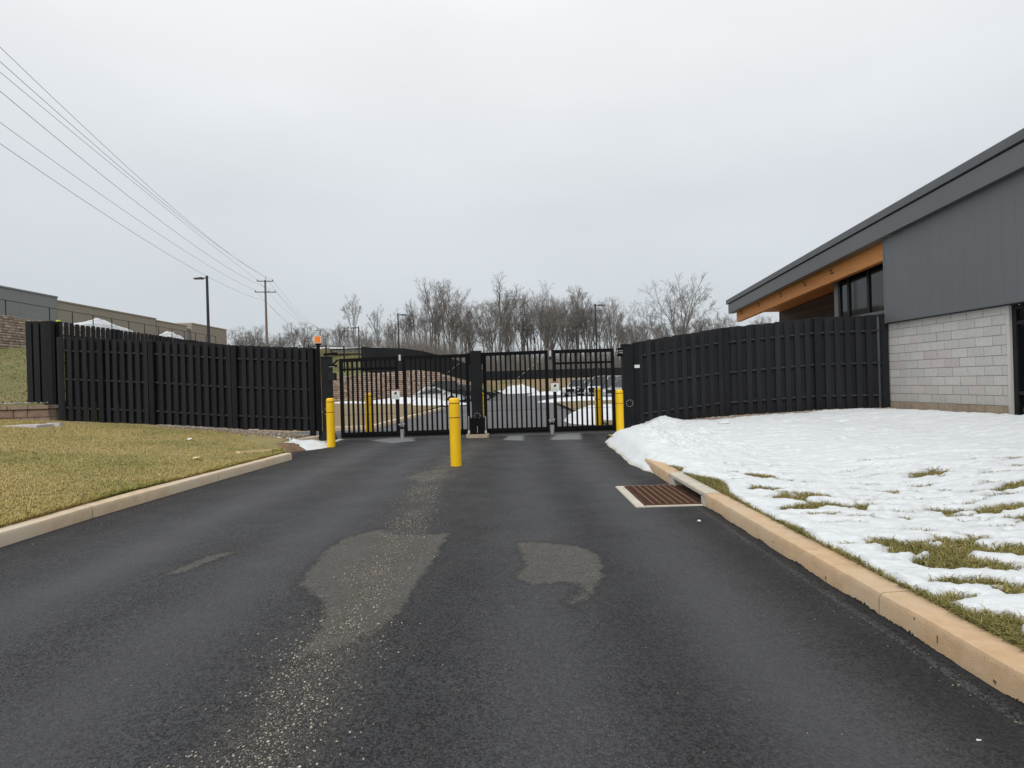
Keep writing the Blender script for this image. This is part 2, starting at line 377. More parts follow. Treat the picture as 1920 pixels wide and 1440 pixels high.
def blades(name, P, zf, h, w, lean, col, seed=1, kind='stuff', droop=None):
    """bent three-triangle blades"""
    r = np.random.default_rng(seed); n = len(P); a = r.uniform(0, 2 * np.pi, n); hh = h[0] + (h[1] - h[0]) * r.random(n) ** 1.5
    ww = w * r.uniform(.6, 1.3, n); z = zf(P[:, 0], P[:, 1]); dx, dy = np.cos(a), np.sin(a)
    b = a + r.uniform(-.6, .6, n); le = r.uniform(lean[0], lean[1], n); lx, ly = np.cos(b) * le, np.sin(b) * le
    if droop is not None: lx = lx + droop[0]; ly = ly + droop[1]
    V = np.zeros((n, 5, 3)); sx, sy = -dy * ww / 2, dx * ww / 2
    V[:, 0] = np.c_[P[:, 0] - sx, P[:, 1] - sy, z - .01]; V[:, 1] = np.c_[P[:, 0] + sx, P[:, 1] + sy, z - .01]
    mx_, my_ = P[:, 0] + lx * hh * .35, P[:, 1] + ly * hh * .35
    V[:, 2] = np.c_[mx_ - sx * .8, my_ - sy * .8, z + hh * .6]; V[:, 3] = np.c_[mx_ + sx * .8, my_ + sy * .8, z + hh * .6]
    V[:, 4] = np.c_[P[:, 0] + lx * hh, P[:, 1] + ly * hh, z + hh * np.clip(1.0 - .25 * le, .45, 1)]
    o = (np.arange(n) * 5)[:, None]
    T = np.concatenate([o + np.array([[0, 1, 3]]), o + np.array([[0, 3, 2]]), o + np.array([[2, 3, 4]])])
    cc = np.repeat(col(P, r), 5, 0)
    ob = put(name, np_mesh(name, V.reshape(-1, 3), T, 'blade', cols=cc)); ob['kind'] = kind; return ob
ICO = None
def stones(name, P, zf, size, cols, seed=3, flat=.6, m='stone'):
    global ICO
    if ICO is None:
        bm = bmesh.new(); bmesh.ops.create_icosphere(bm, subdivisions=1, radius=1); bm.verts.ensure_lookup_table()
        ICO = (np.array([v.co[:] for v in bm.verts]), np.array([[v.index for v in f.verts] for f in bm.faces])); bm.free()
    V0, F0 = ICO; r = np.random.default_rng(seed); n = len(P); s = size[0] + (size[1] - size[0]) * r.random(n) ** 2
    V = V0[None] * r.uniform(.72, 1.15, (n, len(V0), 1)) * np.stack([s, s * r.uniform(.6, 1, n), s * flat * r.uniform(.7, 1.1, n)], -1)[:, None]
    a = r.uniform(0, 6.28, n); c_, s_ = np.cos(a)[:, None], np.sin(a)[:, None]
    x = V[..., 0] * c_ - V[..., 1] * s_; y = V[..., 0] * s_ + V[..., 1] * c_
    V = np.stack([x + P[:, :1], y + P[:, 1:2], V[..., 2] + (zf(P[:, 0], P[:, 1]) + s * flat * .45)[:, None]], -1)
    T = (F0[None] + (np.arange(n) * len(V0))[:, None, None]).reshape(-1, 3)
    cols = np.asarray(cols); k = cols[r.integers(0, len(cols), n)] * r.uniform(.7, 1.2, (n, 1))
    o = put(name, np_mesh(name, V.reshape(-1, 3), T, m, cols=np.repeat(k, len(V0), 0))); o['kind'] = 'stuff'; return o

# ------------------------------------------------------------------ terrain heights
def z_lawn_l(X, Y):
    X = np.asarray(X, float); Y = np.asarray(Y, float)
    k = sstep(Y, 2, 15); f = np.clip(-5.15 - X, 0, 12)
    far = np.interp(X, [-17, -13.5, -10.4, -8.1, -6.6, -5.6], [1.0, .82, .60, .40, .25, .14])
    near = .14 + .05 * f
    return near * (1 - k) + far * k + .02 * (fbm(X * .9, Y * .9, 3) - .5) * np.clip(f, 0, 1)
def z_lawn_r(X, Y):
    X = np.asarray(X, float); Y = np.asarray(Y, float)
    return np.interp(X, [2.4, 2.7, 3.5, 6.0, 8.2, 9.75, 14], [.14, .15, .185, .42, .55, .575, .6]) + .03 * (fbm(X * .8, Y * .8, 3) - .5) * sstep(X, 2.5, 3.2) - .15 * sstep(X, 2.7, 4.6) * (1 - sstep(X, 7.4, 9.2)) * (1 - sstep(Y, 11.5, 15.2 - .12 * X + .4))
WALL_X = [-22, -17.5, -13.2, -9.4, -7.3, -5.4, -3.6, -2.6]
WALL_Z = [2.45, 2.66, 3.0, 3.15, 2.85, 2.15, 1.35, .5]
def z_ground(X, Y):
    X = np.asarray(X, float); Y = np.asarray(Y, float)
    nz_ = fbm(X * .12, Y * .12, 4) - .5
    hill = 1.33 + np.clip(Y - 16.4, 0, 23.6) * (.045 + .118 * sstep(-X, 14, 24)) + .35 * nz_ * sstep(-X, 15, 22)
    hill = hill + sstep(Y, 56, 82) * (2.6 - sstep(-X, 22, 34) * 1.6) * sstep(-X, 8, 20)
    left_near = z_lawn_l(X, Y) - .12                                     # under the front lawn
    left = np.where(Y < 16.38, left_near, hill)
    left = left + (7.55 - left) * sstep(-X, 38.15, 38.35) * sstep(Y, 14, 18)
    inner = np.full(X.shape, -.06)
    back = np.where(Y > 55.35, np.interp(X, WALL_X, WALL_Z, right=-.06) - .15, -.06)
    back = np.where(Y > 55.35, back + sstep(Y, 56, 82) * 4.5 * sstep(-X, 8, 22), back)
    bank = sstep(Y, 91, 108) * 2.35 + sstep(Y, 112, 150) * 1.5
    right = np.maximum(back, bank - .06)
    xb = np.interp(Y, [31, 36, 45, 55, 75, 100], [13.45, 16.5, 20.5, 22.0, 24, 34]); k = sstep(-X, xb, xb + .45)
    z = right * (1 - k) + left * k
    z = np.where((X > -13.45) & (Y < 16.6), -.06, z)
    return z

gx = axis_pts((-420, -120, 12), (-120, -60, 20), (-60, -38.5, 20), (-38.5, -38, 6), (-38, -13.9, 60), (-13.9, -13.4, 6), (-13.4, -2, 30), (-2, 60, 40), (60, 420, 16))
gy = axis_pts((-60, -5, 10), (-5, 16, 24), (16, 16.6, 6), (16.6, 55.2, 60), (55.2, 55.5, 4), (55.5, 110, 60), (110, 160, 20), (160, 900, 20))
g = put('ground', grid('ground', gx, gy, z_ground, 'hillgrass')); struct(g)

# asphalt ---------------------------------------------------------------
PATCH = [
 [(-1.69,4.24),(-1.73,4.6),(-1.78,5.2),(-1.71,5.59),(-1.46,5.89),(-1.2,5.62),(-1.02,5.62),(-.68,5.64),(-.7,5.27),(-.74,4.52),(-.78,4.06),(-.79,3.68),(-.84,3.48),(-.92,3.38),(-1.01,3.24),(-1.14,3.16),(-1.21,3.04),(-1.26,3.16),(-1.25,3.47),(-1.31,3.72),(-1.41,3.95),(-1.62,4.2)],
 [(0,5.27),(.31,5.2),(.59,5.05),(.7,4.81),(.69,4.46),(.63,4.16),(.53,3.96),(.45,3.82),(.35,3.69),(.32,3.78),(.43,3.92),(.49,4.09),(.32,4.17),(.12,4.13),(0,4.27),(-.01,4.39),(.08,4.58),(.05,4.79)],
 [(-2.95,4.64),(-2.88,4.84),(-2.86,5.07),(-2.78,5.15),(-2.61,5.2),(-2.70,5.0),(-2.75,4.86),(-2.80,4.62)],
 [(-1.82,9.22),(-1.64,9.75),(-1.39,10.01),(-1.15,9.75),(-1.2,9.1),(-1.46,8.67)],
]
PALE = [[(-4.17,15.9),(-3.24,14.9),(-2.7,15.4),(-2.9,16.4),(-3.62,16.5)], [(-.19,16.2),(.33,16.2),(.3,14.6),(-.32,14.9)], [(1.19,16.2),(2.02,16.4),(1.8,14.5),(.91,14.6)]]
def f_patch(X, Y):
    d = np.full(X.shape, -9.); m_ = (Y < 18)
    for p in PATCH: d[m_] = np.maximum(d[m_], poly_sd(X[m_], Y[m_], p))
    return np.clip(d, -1, 1)
def f_pale(X, Y):
    d = np.full(X.shape, -1.)
    for p in PALE: d = np.maximum(d, poly_sd(X, Y, p))
    return np.clip(d, -1, 1)
def f_grit(X, Y):
    c = np.interp(Y, [2, 3.3, 5.7, 7, 8.4, 10.4, 12.3, 14], [-1.08, -1.07, -1.14, -1.25, -1.35, -1.2, -1.05, -.9])
    w = np.interp(Y, [2, 4, 7, 10, 14], [.34, .30, .28, .42, .55]); fade = 1 - sstep(Y, 15, 17)
    return np.exp(-((X - c) / w) ** 2) * fade
def f_lane(X, Y):
    wob = .25 * (fbm(X * .3, Y * .25, 2) - .5)
    g_ = lambda c, w: np.exp(-((X - c + wob) / w) ** 2)
    s = g_(-3.55, .45) * .9 + g_(-2.1, .45) * .7 + g_(.25, .4) * .55 + g_(1.35, .42) * .8
    return np.clip(s * (.55 + .8 * fbm(X * .7, Y * .3, 3)), 0, 1)
def f_dark(X, Y):
    return np.clip(np.exp(-((X - 2.0) / .28) ** 2) * .9 + np.exp(-((X + 4.85) / .35) ** 2) * .8 + .5 * np.exp(-((X - .75) / .3) ** 2) + .35 * np.exp(-((X + .5) / .3) ** 2), 0, 1) * (1 - sstep(Y, 15, 18))
def f_lot(X, Y): return sstep(Y, 16.2, 19) * (.72 + .3 * fbm(X * .2, Y * .2, 3))
ax = axis_pts((-60, -13, 6), (-13, -5.6, 12), (-5.6, 2.8, 140), (2.8, 12, 14), (12, 60, 6)); ay = axis_pts((-12, 1.2, 20), (1.2, 16.6, 260), (16.6, 94, 60))
ax = ax[ax > -13.4]; ax = np.r_[-13.4, ax]
a = put('driveway', grid('driveway', ax, ay, lambda X, Y: .012 * (fbm(X * .35, Y * .35, 3) - .5) * (Y < 40) * sstep(Y, 0, 2), 'asphalt',
        dict(patch=f_patch, pale=f_pale, grit=f_grit, lane=f_lane, dark=f_dark, lot=f_lot))); struct(a)

# lawns ------------------------------------------------------------------
lx = axis_pts((-20, -15, 10), (-15, -5.1, 70)); ly = axis_pts((-6, 3, 12), (3, 16.36, 90))
def kerb_l_x(Y): return np.interp(Y, [0, 5.5, 7.6, 9.4, 12.0, 13.2, 14.2, 15.4, 17], [-5.2, -5.2, -5.2, -5.0, -4.80, -5.35, -5.75, -5.95, -6.0])
o = put('lawn', grid('lawn', lx, ly, lambda X, Y: np.where(X < kerb_l_x(Y) - .12, z_lawn_l(X, Y), -.1), 'lawnsoil', keep=lambda X, Y, Z: Z > -.05)); struct(o)
o = put('lawn', grid('lawn', axis_pts((2.40, 9.9, 60), (9.9, 14, 6)), axis_pts((-6, 16.25, 140)), lambda X, Y: np.where((X < 3.55) & (Y > 14.2), -.08, z_lawn_r(X, Y)), 'lawnsoil')); struct(o)
# islands inside the gate
fl = lambda X, Y: np.where((X < -5.0 + .02 * (Y - 20)), .12 + .05 * np.clip(-6 - X, 0, 8) * .6 + .02 * fbm(X, Y), .1)
o = put('lawn', grid('lawn', axis_pts((-22.4, -13.4, 18), (-13.4, -4.97, 24)), axis_pts((19.9, 54.9, 50)), lambda X, Y: np.where((X > -np.interp(Y, [31, 36, 45, 55], [13.5, 17, 21, 22.4])) & (X < np.interp(Y, [19.9, 25, 35, 55], [-5.15, -5.0, -4.62, -4.6]) + .05), .13 + .03 * np.clip(-6 - X, 0, 8), -.1), 'brownground', keep=lambda X, Y, Z: Z > 0)); struct(o)
o = put('lawn', grid('lawn', axis_pts((3.0, 30, 40)), axis_pts((17.2, 40, 40)), lambda X, Y: .12 + .05 * fbm(X * .6, Y * .6), 'brownground')); struct(o)
o = put('bank', grid('bank', axis_pts((-30, 60, 50)), axis_pts((86, 114, 30)), lambda X, Y: np.maximum(z_ground(X, Y), 0) + .015 + .25 * (fbm(X * .3, Y * .3) - .4) * sstep(Y, 89, 93), 'brownground')); struct(o)

# snow on the right lawn ----------------------------------------------------
BARE = [(3.02,6.04,.13,.25),(3.36,6.16,.17,.17),(3.13,5.82,.07,.13),(3.28,5.70,.09,.2),(3.42,5.58,.12,.10),(4.17,5.39,.18,.14),(4.13,5.02,.08,.05),(3.59,5.15,.05,.05),(2.98,4.94,.06,.05),(3.48,4.74,.10,.05),
 (2.94,4.37,.15,.14),(3.48,4.38,.16,.13),(3.18,4.25,.12,.08),(3.83,4.27,.10,.06),(2.54,4.31,.06,.06),(2.62,3.91,.03,.03),(3.12,3.84,.34,.15),(3.24,3.74,.24,.10),(2.83,3.44,.08,.05),(2.95,3.30,.13,.09),(2.56,3.25,.10,.06),(2.54,2.98,.13,.10),
 (2.48,2.78,.09,.12),(2.36,4.15,.06,.18),(4.18,4.64,.06,.07),(3.38,4.54,.06,.04),(3.15,10.48,.10,.4),(3.13,9.30,.08,.25),(3.81,11.70,.08,.3),(4.45,12.72,.10,.3),(5.30,13.79,.11,.3),(3.28,8.38,.08,.13),(3.33,7.49,.2,.22),
 (2.87,6.70,.07,.13),(3.63,5.71,.06,.10),(3.5,7.15,.12,.08),(4.6,4.9,.2,.05),(4.0,3.9,.25,.06),(4.6,4.2,.2,.05),(2.75,2.4,.2,.15),(2.7,1.6,.3,.2)]
_rb = np.random.default_rng(61)
BARE += [(2.75 + 2.8 * a ** 1.2, 3.2 + 5.2 * b ** 1.3, .05 + .13 * c, .025 + .04 * d) for a, b, c, d in _rb.random((75, 4))]
BARE += [(3.0 + 5 * a, 8 + 5 * b, .05 + .10 * c, .04 + .10 * d) for a, b, c, d in _rb.random((14, 4))]
def snow_edge_x(Y): return np.interp(Y, [8.4, 8.85, 9.3, 10.1, 11.5, 13.2, 14.0, 14.7, 15.1, 15.7, 16.3], [2.52, 2.30, 2.14, 2.08, 2.17, 2.22, 2.28, 2.62, 3.02, 3.25, 3.4])
def snow_thick(X, Y):
    s = .055 + .05 * (fbm(X * 1.3, Y * 1.3, 3) - .5) + .05 * (fbm(X * 4, Y * 9, 4) - .5) + .02 * (fbm(X * 17, Y * 22, 2) - .5)
    s = s - .095 * sstep(fbm(X * 2.4 + 9, Y * 10, 4), .53, .63) * (1 - sstep(Y, 6.0, 9.0)) * sstep(Y, 1, 3) * sstep(X, 2.6, 3.0)   # wind-thinned streaks
    wx = X + .26 * (fbm(X * 7, Y * 12, 4) - .5); wy = Y + .20 * (fbm(X * 7 + 40, Y * 12, 4) - .5)
    for cx, cy, rx, ry in BARE:
        q = ((wx - cx) / (rx * .98)) ** 2 + ((wy - cy) / (ry * .88)) ** 2
        s = s - .155 * np.exp(-q * q)
    # grass strip behind the kerb
    w = .0 + .085 * fbm(Y * 2.7, Y * 0 + 3, 3) ** 1.5 + .20 * np.exp(-((Y - 7.1) / .5) ** 2) + .06 * (1 - sstep(Y, 2.7, 3.6))
    s = s - .16 * (1 - sstep(X - 2.42, w * .7, w * 1.35)) * (1 - sstep(Y, 7.6, 8.3))
    # swept-up ridge along the kerb near the gate and the mound by the fence
    k = sstep(Y, 8.1, 9.6)
    e = X - snow_edge_x(Y) - .10 * (fbm(X * 3, Y * 3, 3) - .5)
    ridge = .09 * np.exp(-((X - 2.75) / .5) ** 2) * sstep(Y, 9.3, 11.5)
    ridge = ridge + .21 * np.exp(-((X - 3.85) / .55) ** 2 - ((Y - 15.25) / .45) ** 2) + .14 * np.exp(-((X - 3.0) / .5) ** 2 - ((Y - 13.6) / 1.1) ** 2)
    s = s + k * (ridge + .04) + k * (.13 * (fbm(X * 5 + 3, Y * 5, 4) - .5) + .05 * (fbm(X * 16, Y * 16, 2) - .5)) * sstep(Y, 9, 11) * (1 - sstep(X, 3.6, 5.0))
    s = np.where(Y > 8.1, np.minimum(s, .6 * np.clip(e, -.1, 9) ** .8 if False else np.sign(e) * .27 * np.abs(e) ** .7), s)
    # melted strip of stones along the fence foot
    fy = np.interp(X, [3.5, 5.95, 8.2, 9.75], [16.1, 15.55, 14.9, 14.33])
    wd = np.interp(X, [4.2, 5.5, 7, 8.5, 9.8], [.55, .95, .8, .5, .45]) + .35 * (fbm(X * 2.2, Y * 2.2, 3) - .5)
    s = s - .035 * sstep(Y - fy, -2.4, -1.0) * sstep(X, 4.3, 5.2)
    s = s - .20 * sstep(Y - fy, -wd - .12, -wd + .12) * sstep(X, 4.1, 4.9)
    s = s - .20 * sstep(X, 9.30, 9.55)
    return s
def snow_base(X, Y):
    z = z_lawn_r(X, Y)
    lip = .145 * sstep(X - snow_edge_x(Y), .0, .38)
    k = sstep(Y, 8.2, 9.3)
    near = np.where(X < 3.0, np.minimum(z, lip * k + z * (1 - k) + sstep(X, 2.42, 2.46) * 0), z)
    drop = sstep(Y, 13.4, 15.2) * (1 - sstep(X, 3.3, 4.3)) * .12
    return near - drop
sx_ = axis_pts((2.0, 4.6, 96), (4.6, 10, 110)); sy_ = axis_pts((1.0, 8, 230), (8, 16.3, 200))
XX, YY = np.meshgrid(sx_, sy_)
def f_thin(X, Y):
    e = X - snow_edge_x(Y); return np.clip(1 - sstep(snow_thick(X, Y), -.01, .035) + .75 * np.exp(-(e / .16) ** 2) * sstep(Y, 8.8, 9.6), 0, 1)
so = put('snow_cover', grid('snow_cover', sx_, sy_, lambda X, Y: snow_base(X, Y) + np.clip(snow_thick(X, Y), -.05, 1), 'snow', dict(thin=f_thin),
     keep=lambda X, Y, Z: (snow_thick(X, Y) > -.03) & ((X > 2.41) | (Y > 8.5)))); struct(so, 'stuff')

# grass blades ----------------------------------------------------------------
def col_lawn(P, r):
    n = fbm(P[:, 0] * .55, P[:, 1] * .8, 3)[:, None]; q = r.random((len(P), 1))
    n2 = fbm(P[:, 0] * 3 + 7, P[:, 1] * 3, 2)[:, None]
    straw = np.array([.46, .365, .135]); green = np.array([.245, .255, .06]); brown = np.array([.38, .265, .115])
    w = np.clip((n - .40) * 4.4 + .1 + (q - .5) * .8 + (n2 - .5) * .9, 0, 1)
    c = green * (1 - w) + straw * w
    c = np.where(r.random((len(P), 1)) < .10, brown, c)
    return c * r.uniform(.7, 1.3, (len(P), 1))
def pts_left(n, seed, y0=4.6, y1=16.3):
    r = np.random.default_rng(seed); Y = y0 + (y1 - y0) * r.random(n) ** 1.15; X = -5.1 - (0.9 * Y - 4.0 + 2.5).clip(.5) * r.random(n)
    k = (X < kerb_l_x(Y) - .21) & (X > -.94 * Y - .3) & ~((Y > 13.0) & (X > -7.2 + .0 * Y) & (Y > 13.0 + (-5.6 - X) * .9)) & ~((X < -9) & (Y > 15.9) & (X > -13.3))
    k &= ~((Y > 15.45 + .25 * (fbm(X, X * 0, 2) - .5)) & (X > -10.5))
    return np.c_[X, Y][k]
blades('grass', pts_left(150000, 21), z_lawn_l, (.012, .042), .0085, (.3, 1.6), col_lawn, 31)
rr = np.random.default_rng(8); Yk = 4.6 + 8.0 * rr.random(16000); Xk = kerb_l_x(Yk) - .19 - .22 * rr.random(16000) ** 2
blades('grass', np.c_[Xk, Yk], z_lawn_l, (.03, .085), .009, (.3, 1.4), col_lawn, 33, droop=(.25, 0))
def col_wet(P, r):
    n = fbm(P[:, 0] * 4, P[:, 1] * 4, 2)[:, None]; w = np.clip(n * .9 + (r.random((len(P), 1)) - .5) * 1.1, 0, 1)
    c = np.array([.15, .15, .038]) * (1 - w) + np.array([.36, .29, .11]) * w
    return c * r.uniform(.65, 1.3, (len(P), 1))
r = np.random.default_rng(41); P = np.c_[2.43 + 4.4 * r.random(330000) ** 1.5, 1.2 + 13 * r.random(330000) ** 1.2]
th = snow_thick(P[:, 0], P[:, 1]); k = (th < .004) | ((th < .022) & (r.random(len(P)) < .22)) | (r.random(len(P)) < .004)
k &= ~((P[:, 1] > 8.3) & (th < -.02) & (P[:, 0] < snow_edge_x(P[:, 1]) + .4)) & (P[:, 1] < 14)
P = P[k][:75000]
blades('grass', P, lambda X, Y: z_lawn_r(X, Y), (.02, .07), .0055, (.8, 2.2), col_wet, 43)

rh = np.random.default_rng(46); P = np.c_[-14.3 - 26 * rh.random(30000) ** 1.1, 16.9 + 23 * rh.random(30000)]; P = P[(P[:, 0] < -.80 * P[:, 1] + .5) & (P[:, 0] > -.99 * P[:, 1] - 1)]
def col_hill(P, r):
    w = np.clip((fbm(P[:, 0] * .5, P[:, 1] * .35, 3)[:, None] - .4) * 3.5 + (r.random((len(P), 1)) - .5) * .8, 0, 1)
    return (np.array([.135, .15, .035]) * (1 - w) + np.array([.26, .215, .085]) * w) * r.uniform(.75, 1.25, (len(P), 1))
blades('grass', P, z_ground, (.03, .09), .025, (.4, 1.8), col_hill, 47)
# gravel -------------------------------------------------------------------
r = np.random.default_rng(51); n = 10500
Y = 1.9 + 12.5 * r.random(n) ** 1.35; c = np.interp(Y, [2, 3.3, 5.7, 7, 8.4, 10.4, 12.3, 14], [-1.12, -1.10, -1.14, -1.25, -1.35, -1.2, -1.05, -.9])
X = c + r.normal(0, 1, n) * np.interp(Y, [2, 4, 7, 10, 14], [.20, .17, .16, .25, .4])
k = fbm(X * 3, Y * 2, 3) + r.normal(0, .1, n) > .44
stones('gravel', np.c_[X, Y][k], lambda X, Y: X * 0 + .002, (.0020, .0078), [(.42, .39, .33), (.34, .31, .26), (.58, .56, .50), (.25, .22, .19), (.48, .43, .33)], 52)
n = 1500; P = np.c_[r.uniform(-5, 2.1, n), 1.9 + 9 * r.random(n) ** 1.3]
stones('gravel', P, lambda X, Y: X * 0 + .002, (.0012, .0042), [(.34, .32, .27), (.42, .40, .36), (.22, .21, .19)], 53)
n = 2600; t_ = r.random(n); P = np.c_[-4.83 - .32 * t_ + r.normal(0, .12, n) * 1 + .16, 5 + 9 * (1 - t_)]
stones('gravel', P, lambda X, Y: X * 0 + .002, (.002, .007), [(.20, .18, .15), (.26, .23, .18), (.15, .14, .13)], 54)
n = 260; P = np.c_[2.17 - np.abs(r.normal(0, .09, n)), 2.0 + 6.5 * r.random(n) ** 1.2]
stones('leaf_litter', P, lambda X, Y: X * 0 + .004, (.002, .007), [(.34, .26, .14), (.24, .17, .09), (.40, .34, .20), (.18, .13, .08)], 59, flat=.3)
# river stones along the fences
STC = [(.30, .25, .21), (.36, .32, .28), (.24, .20, .17), (.42, .38, .33), (.33, .24, .19)]
n = 2600; X = r.uniform(-10.3, -5.95, n); Y = 16.22 - np.abs(r.normal(0, .33, n)) * np.interp(X, [-10.3, -8.5, -6], [.35, .8, 1.6]); Y = np.maximum(Y, 14.9)
stones('river_stones', np.c_[X, Y], z_lawn_l, (.02, .05), STC, 55)
n = 6500; t_ = r.random(n); X = 4.3 + 5.4 * t_; Y = np.interp(X, [3.5, 5.95, 8.2, 9.75], [16.1, 15.55, 14.9, 14.33]) - .08 - np.interp(X, [4.2, 5.5, 7, 8.5, 9.8], [.7, 1.15, 1.0, .7, .6]) * r.random(n)
stones('river_stones', np.c_[X, Y], z_lawn_r, (.02, .055), [(.34, .27, .22), (.42, .36, .30), (.28, .21, .17), (.46, .42, .37), (.38, .27, .2)], 56)
n = 900; P = np.c_[r.uniform(-19, -13.75, n), 16.42 + .7 * r.random(n)]
stones('river_stones', P, lambda X, Y: X * 0 + 1.33, (.025, .06), [(.40, .37, .33), (.48, .46, .42), (.32, .28, .25)], 57)
n = 900; P = np.c_[9.3 + .42 * r.random(n), 8.5 + 5.7 * r.random(n)]
stones('river_stones', P, z_lawn_r, (.02, .05), [(.36, .28, .22), (.44, .37, .30), (.30, .22, .18)], 58)

# ------------------------------------------------------------------ kerbs
KP = [(0, -.06), (.004, .115), (.018, .142), (.04, .15), (.2, .152), (.2, -.06)]     # profile: (inward offset, height)
def kerb_piece(p0, p1, side, parent, m, loc0, seed=0, prof=KP, n=None):
    """one cast kerb length between two plan points; side = +1 when the lawn is on +x"""
    a = Vector((*p0, 0)); b = Vector((*p1, 0)); d = (b - a); Ln = d.length; d.normalize(); nrm = Vector((d.y, -d.x, 0)) * (1 if (d.y * side) > 0 else -1)
    n = n or max(2, int(Ln / .14)); mb = MB(); V = []; F = []; k = len(prof)
    for i in range(n + 1):
        c = a + d * (.005 + (Ln - .01) * i / n)
        for j, (q, z) in enumerate(prof):
            w = .004 * (random.random() - .5) if 0 < j < k - 1 else 0
            p = c + nrm * (q + w); V.append((p.x - loc0[0], p.y - loc0[1], z + w))
    for i in range(n):
        for j in range(k - 1): F.append((i * k + j, i * k + j + 1, (i + 1) * k + j + 1, (i + 1) * k + j))
    F += [tuple(range(k)), tuple(range(n * k, n * k + k))]
    return mb.add(V, F).build('kerb_stone', m, parent, smooth=True, autos=True)
def kerb(label, pts, side, m, prof=KP):
    t = thing('kerb', label, 'kerb', (*pts[0], 0), group=None)
    for p, q in zip(pts, pts[1:]): kerb_piece(p, q, side, t, m, pts[0], prof=prof)
    return t
kerb('tan concrete kerb curving along the front edge of the snowy lawn', [(2.22, .4), (2.22, 3.42), (2.22, 6.5)], 1, 'kerb')
def z_asph(X, Y): return .012 * (fbm(X * .35, Y * .35, 3) - .5) * (np.asarray(Y) < 40) * sstep(Y, 0, 2)
def tar(t, x_, y0, y1):
    """ragged black sealer splashed along the kerb foot and the low lip of the asphalt edge"""
    n = int((y1 - y0) / .009); yy = np.linspace(y0, y1, n + 1); wy = yy + .4; za = z_asph(2.2, wy); rg = np.random.default_rng(3)
    h_ = .004 + .05 * np.clip(fbm(wy * 5, wy * 0 + 2, 3) - .36, 0, 1) * rg.uniform(.25, 1.2, n + 1)
    V = np.stack([np.c_[yy * 0 + x_ - .024, yy, za - .004], np.c_[yy * 0 + x_ - .003, yy, za + .006], np.c_[yy * 0 + x_ - .0022, yy, za + .006 + h_]], 1).reshape(-1, 3)
    k = np.arange(n)[:, None] * 3; F = np.concatenate([k + np.array([[0, 1, 4, 3]]), k + np.array([[1, 2, 5, 4]])])
    put('tar_smear', np_mesh('tar_smear', V, F, 'rubber'), t)
    n = int((y1 - y0) / .05); yy = np.linspace(y0, y1, n + 1); c_ = x_ - .085 + .03 * (fbm((yy + .4) * 1.6, yy * 0 + 7, 3) - .5); za = z_asph(2.13, yy + .4)
    V = np.stack([np.c_[c_ - .04, yy, za + .0], np.c_[c_ - .012, yy, za + .006], np.c_[c_ + .014, yy, za + .006], np.c_[c_ + .02, yy, za - .001]], 1).reshape(-1, 3)
    k = np.arange(n)[:, None] * 4; F = np.concatenate([k + np.array([[0, 1, 5, 4]]), k + np.array([[1, 2, 6, 5]]), k + np.array([[2, 3, 7, 6]])])
    put('asphalt_lip', np_mesh('asphalt_lip', V, F, 'asphalt', smooth=True, attrs={'patch': np.full(len(V), -1.), 'pale': np.full(len(V), -1.)}), t)
RK = bpy.data.objects['kerb']; tar(RK, 0, .0, 6.05)
for y_, z0, z1, w_ in ((2.55, .055, .098, .006), (2.72, .105, .125, .005), (2.2, .03, .05, .012), (3.6, .02, .05, .01), (4.4, .06, .075, .02), (1.75, .07, .09, .014)):
    MB().prism([(y_ - w_ * .5, z0), (y_ + w_ * .7, z0 + .006), (y_ + w_ * .4, z1), (y_ - w_ * .6, z1 - .004)], 'x', -.0005 + .03 * z0, .006).build('scuff_mark', 'soil', RK)
kerb('short tan kerb end dipping under the snow beyond the drain', [(2.22, 8.0), (2.25, 9.62)], 1, 'kerb')
kerb('pale buff kerb edging the green lawn left of the driveway', [(-5.2, 1.2), (-5.2, 4.0), (-5.2, 6.82), (-5.02, 9.42), (-4.80, 12.0)], -1, 'kerbl')
kerb('short pale kerb between snow heap and the left gate post', [(-5.99, 15.3), (-5.60, 16.35)], -1, 'kerbl')
kerb('pale kerb round the brown lawn seen through the left gate', [(-9.5, 19.85), (-6.4, 19.85), (-5.05, 19.9), (-4.82, 24.7), (-4.5, 31), (-4.38, 35.5)], -1, 'kerbl')

# ------------------------------------------------------------------ storm drain
sd = thing('storm_drain', 'rusty grated storm drain with concrete inlet at the right kerb', 'storm drain', (2.2, 7.2, 0))
def B(*a): return MB().box(*a)
f = MB(); f.box(-.78, -.665, -.66, .66, -.05, .012); f.box(-.665, .02, .61, .66, -.05, .013); f.box(-.665, .02, -.66, -.615, -.05, .013)
f.build('frame', 'conc', sd, bevel=.006)
B(-.664, .02, -.614, .609, -.04, .008).build('pit_shade', 'dark', sd)  # near-black slab standing in for the shade below the grate
e_ = MB(); e_.box(-.662, -.645, -.612, .607, .0, .020); e_.box(-.645, .015, .590, .607, .0, .0205); e_.box(-.645, .015, -.612, -.595, .0, .0205); e_.build('grate_rim', 'rust', sd)
lb = B(-.007, .007, -.594, .589, .006, .027).mesh('long_bar', 'rustlight')
for k in range(7): put('long_bar', lb, sd, (-.555 + k * .085, 0, 0))
cb = B(-.644, .01, -.0045, .0045, .005, .021).mesh('cross_bar', 'rust')
for k in range(34): put('cross_bar', cb, sd, (0, -.575 + k * .0345, 0))
h = MB(); h.box(.02, .22, -.70, .80, .105, .156); h.box(.0205, .22, -.70, -.56, -.05, .104); h.box(.0205, .22, .58, .80, -.05, .104); h.box(.17, .2195, -.559, .579, -.05, .1035)
h.build('inlet_hood', 'conc', sd, bevel=.008)
B(.05, .169, -.558, .578, -.04, .012).build('inlet_throat', 'rust', sd)

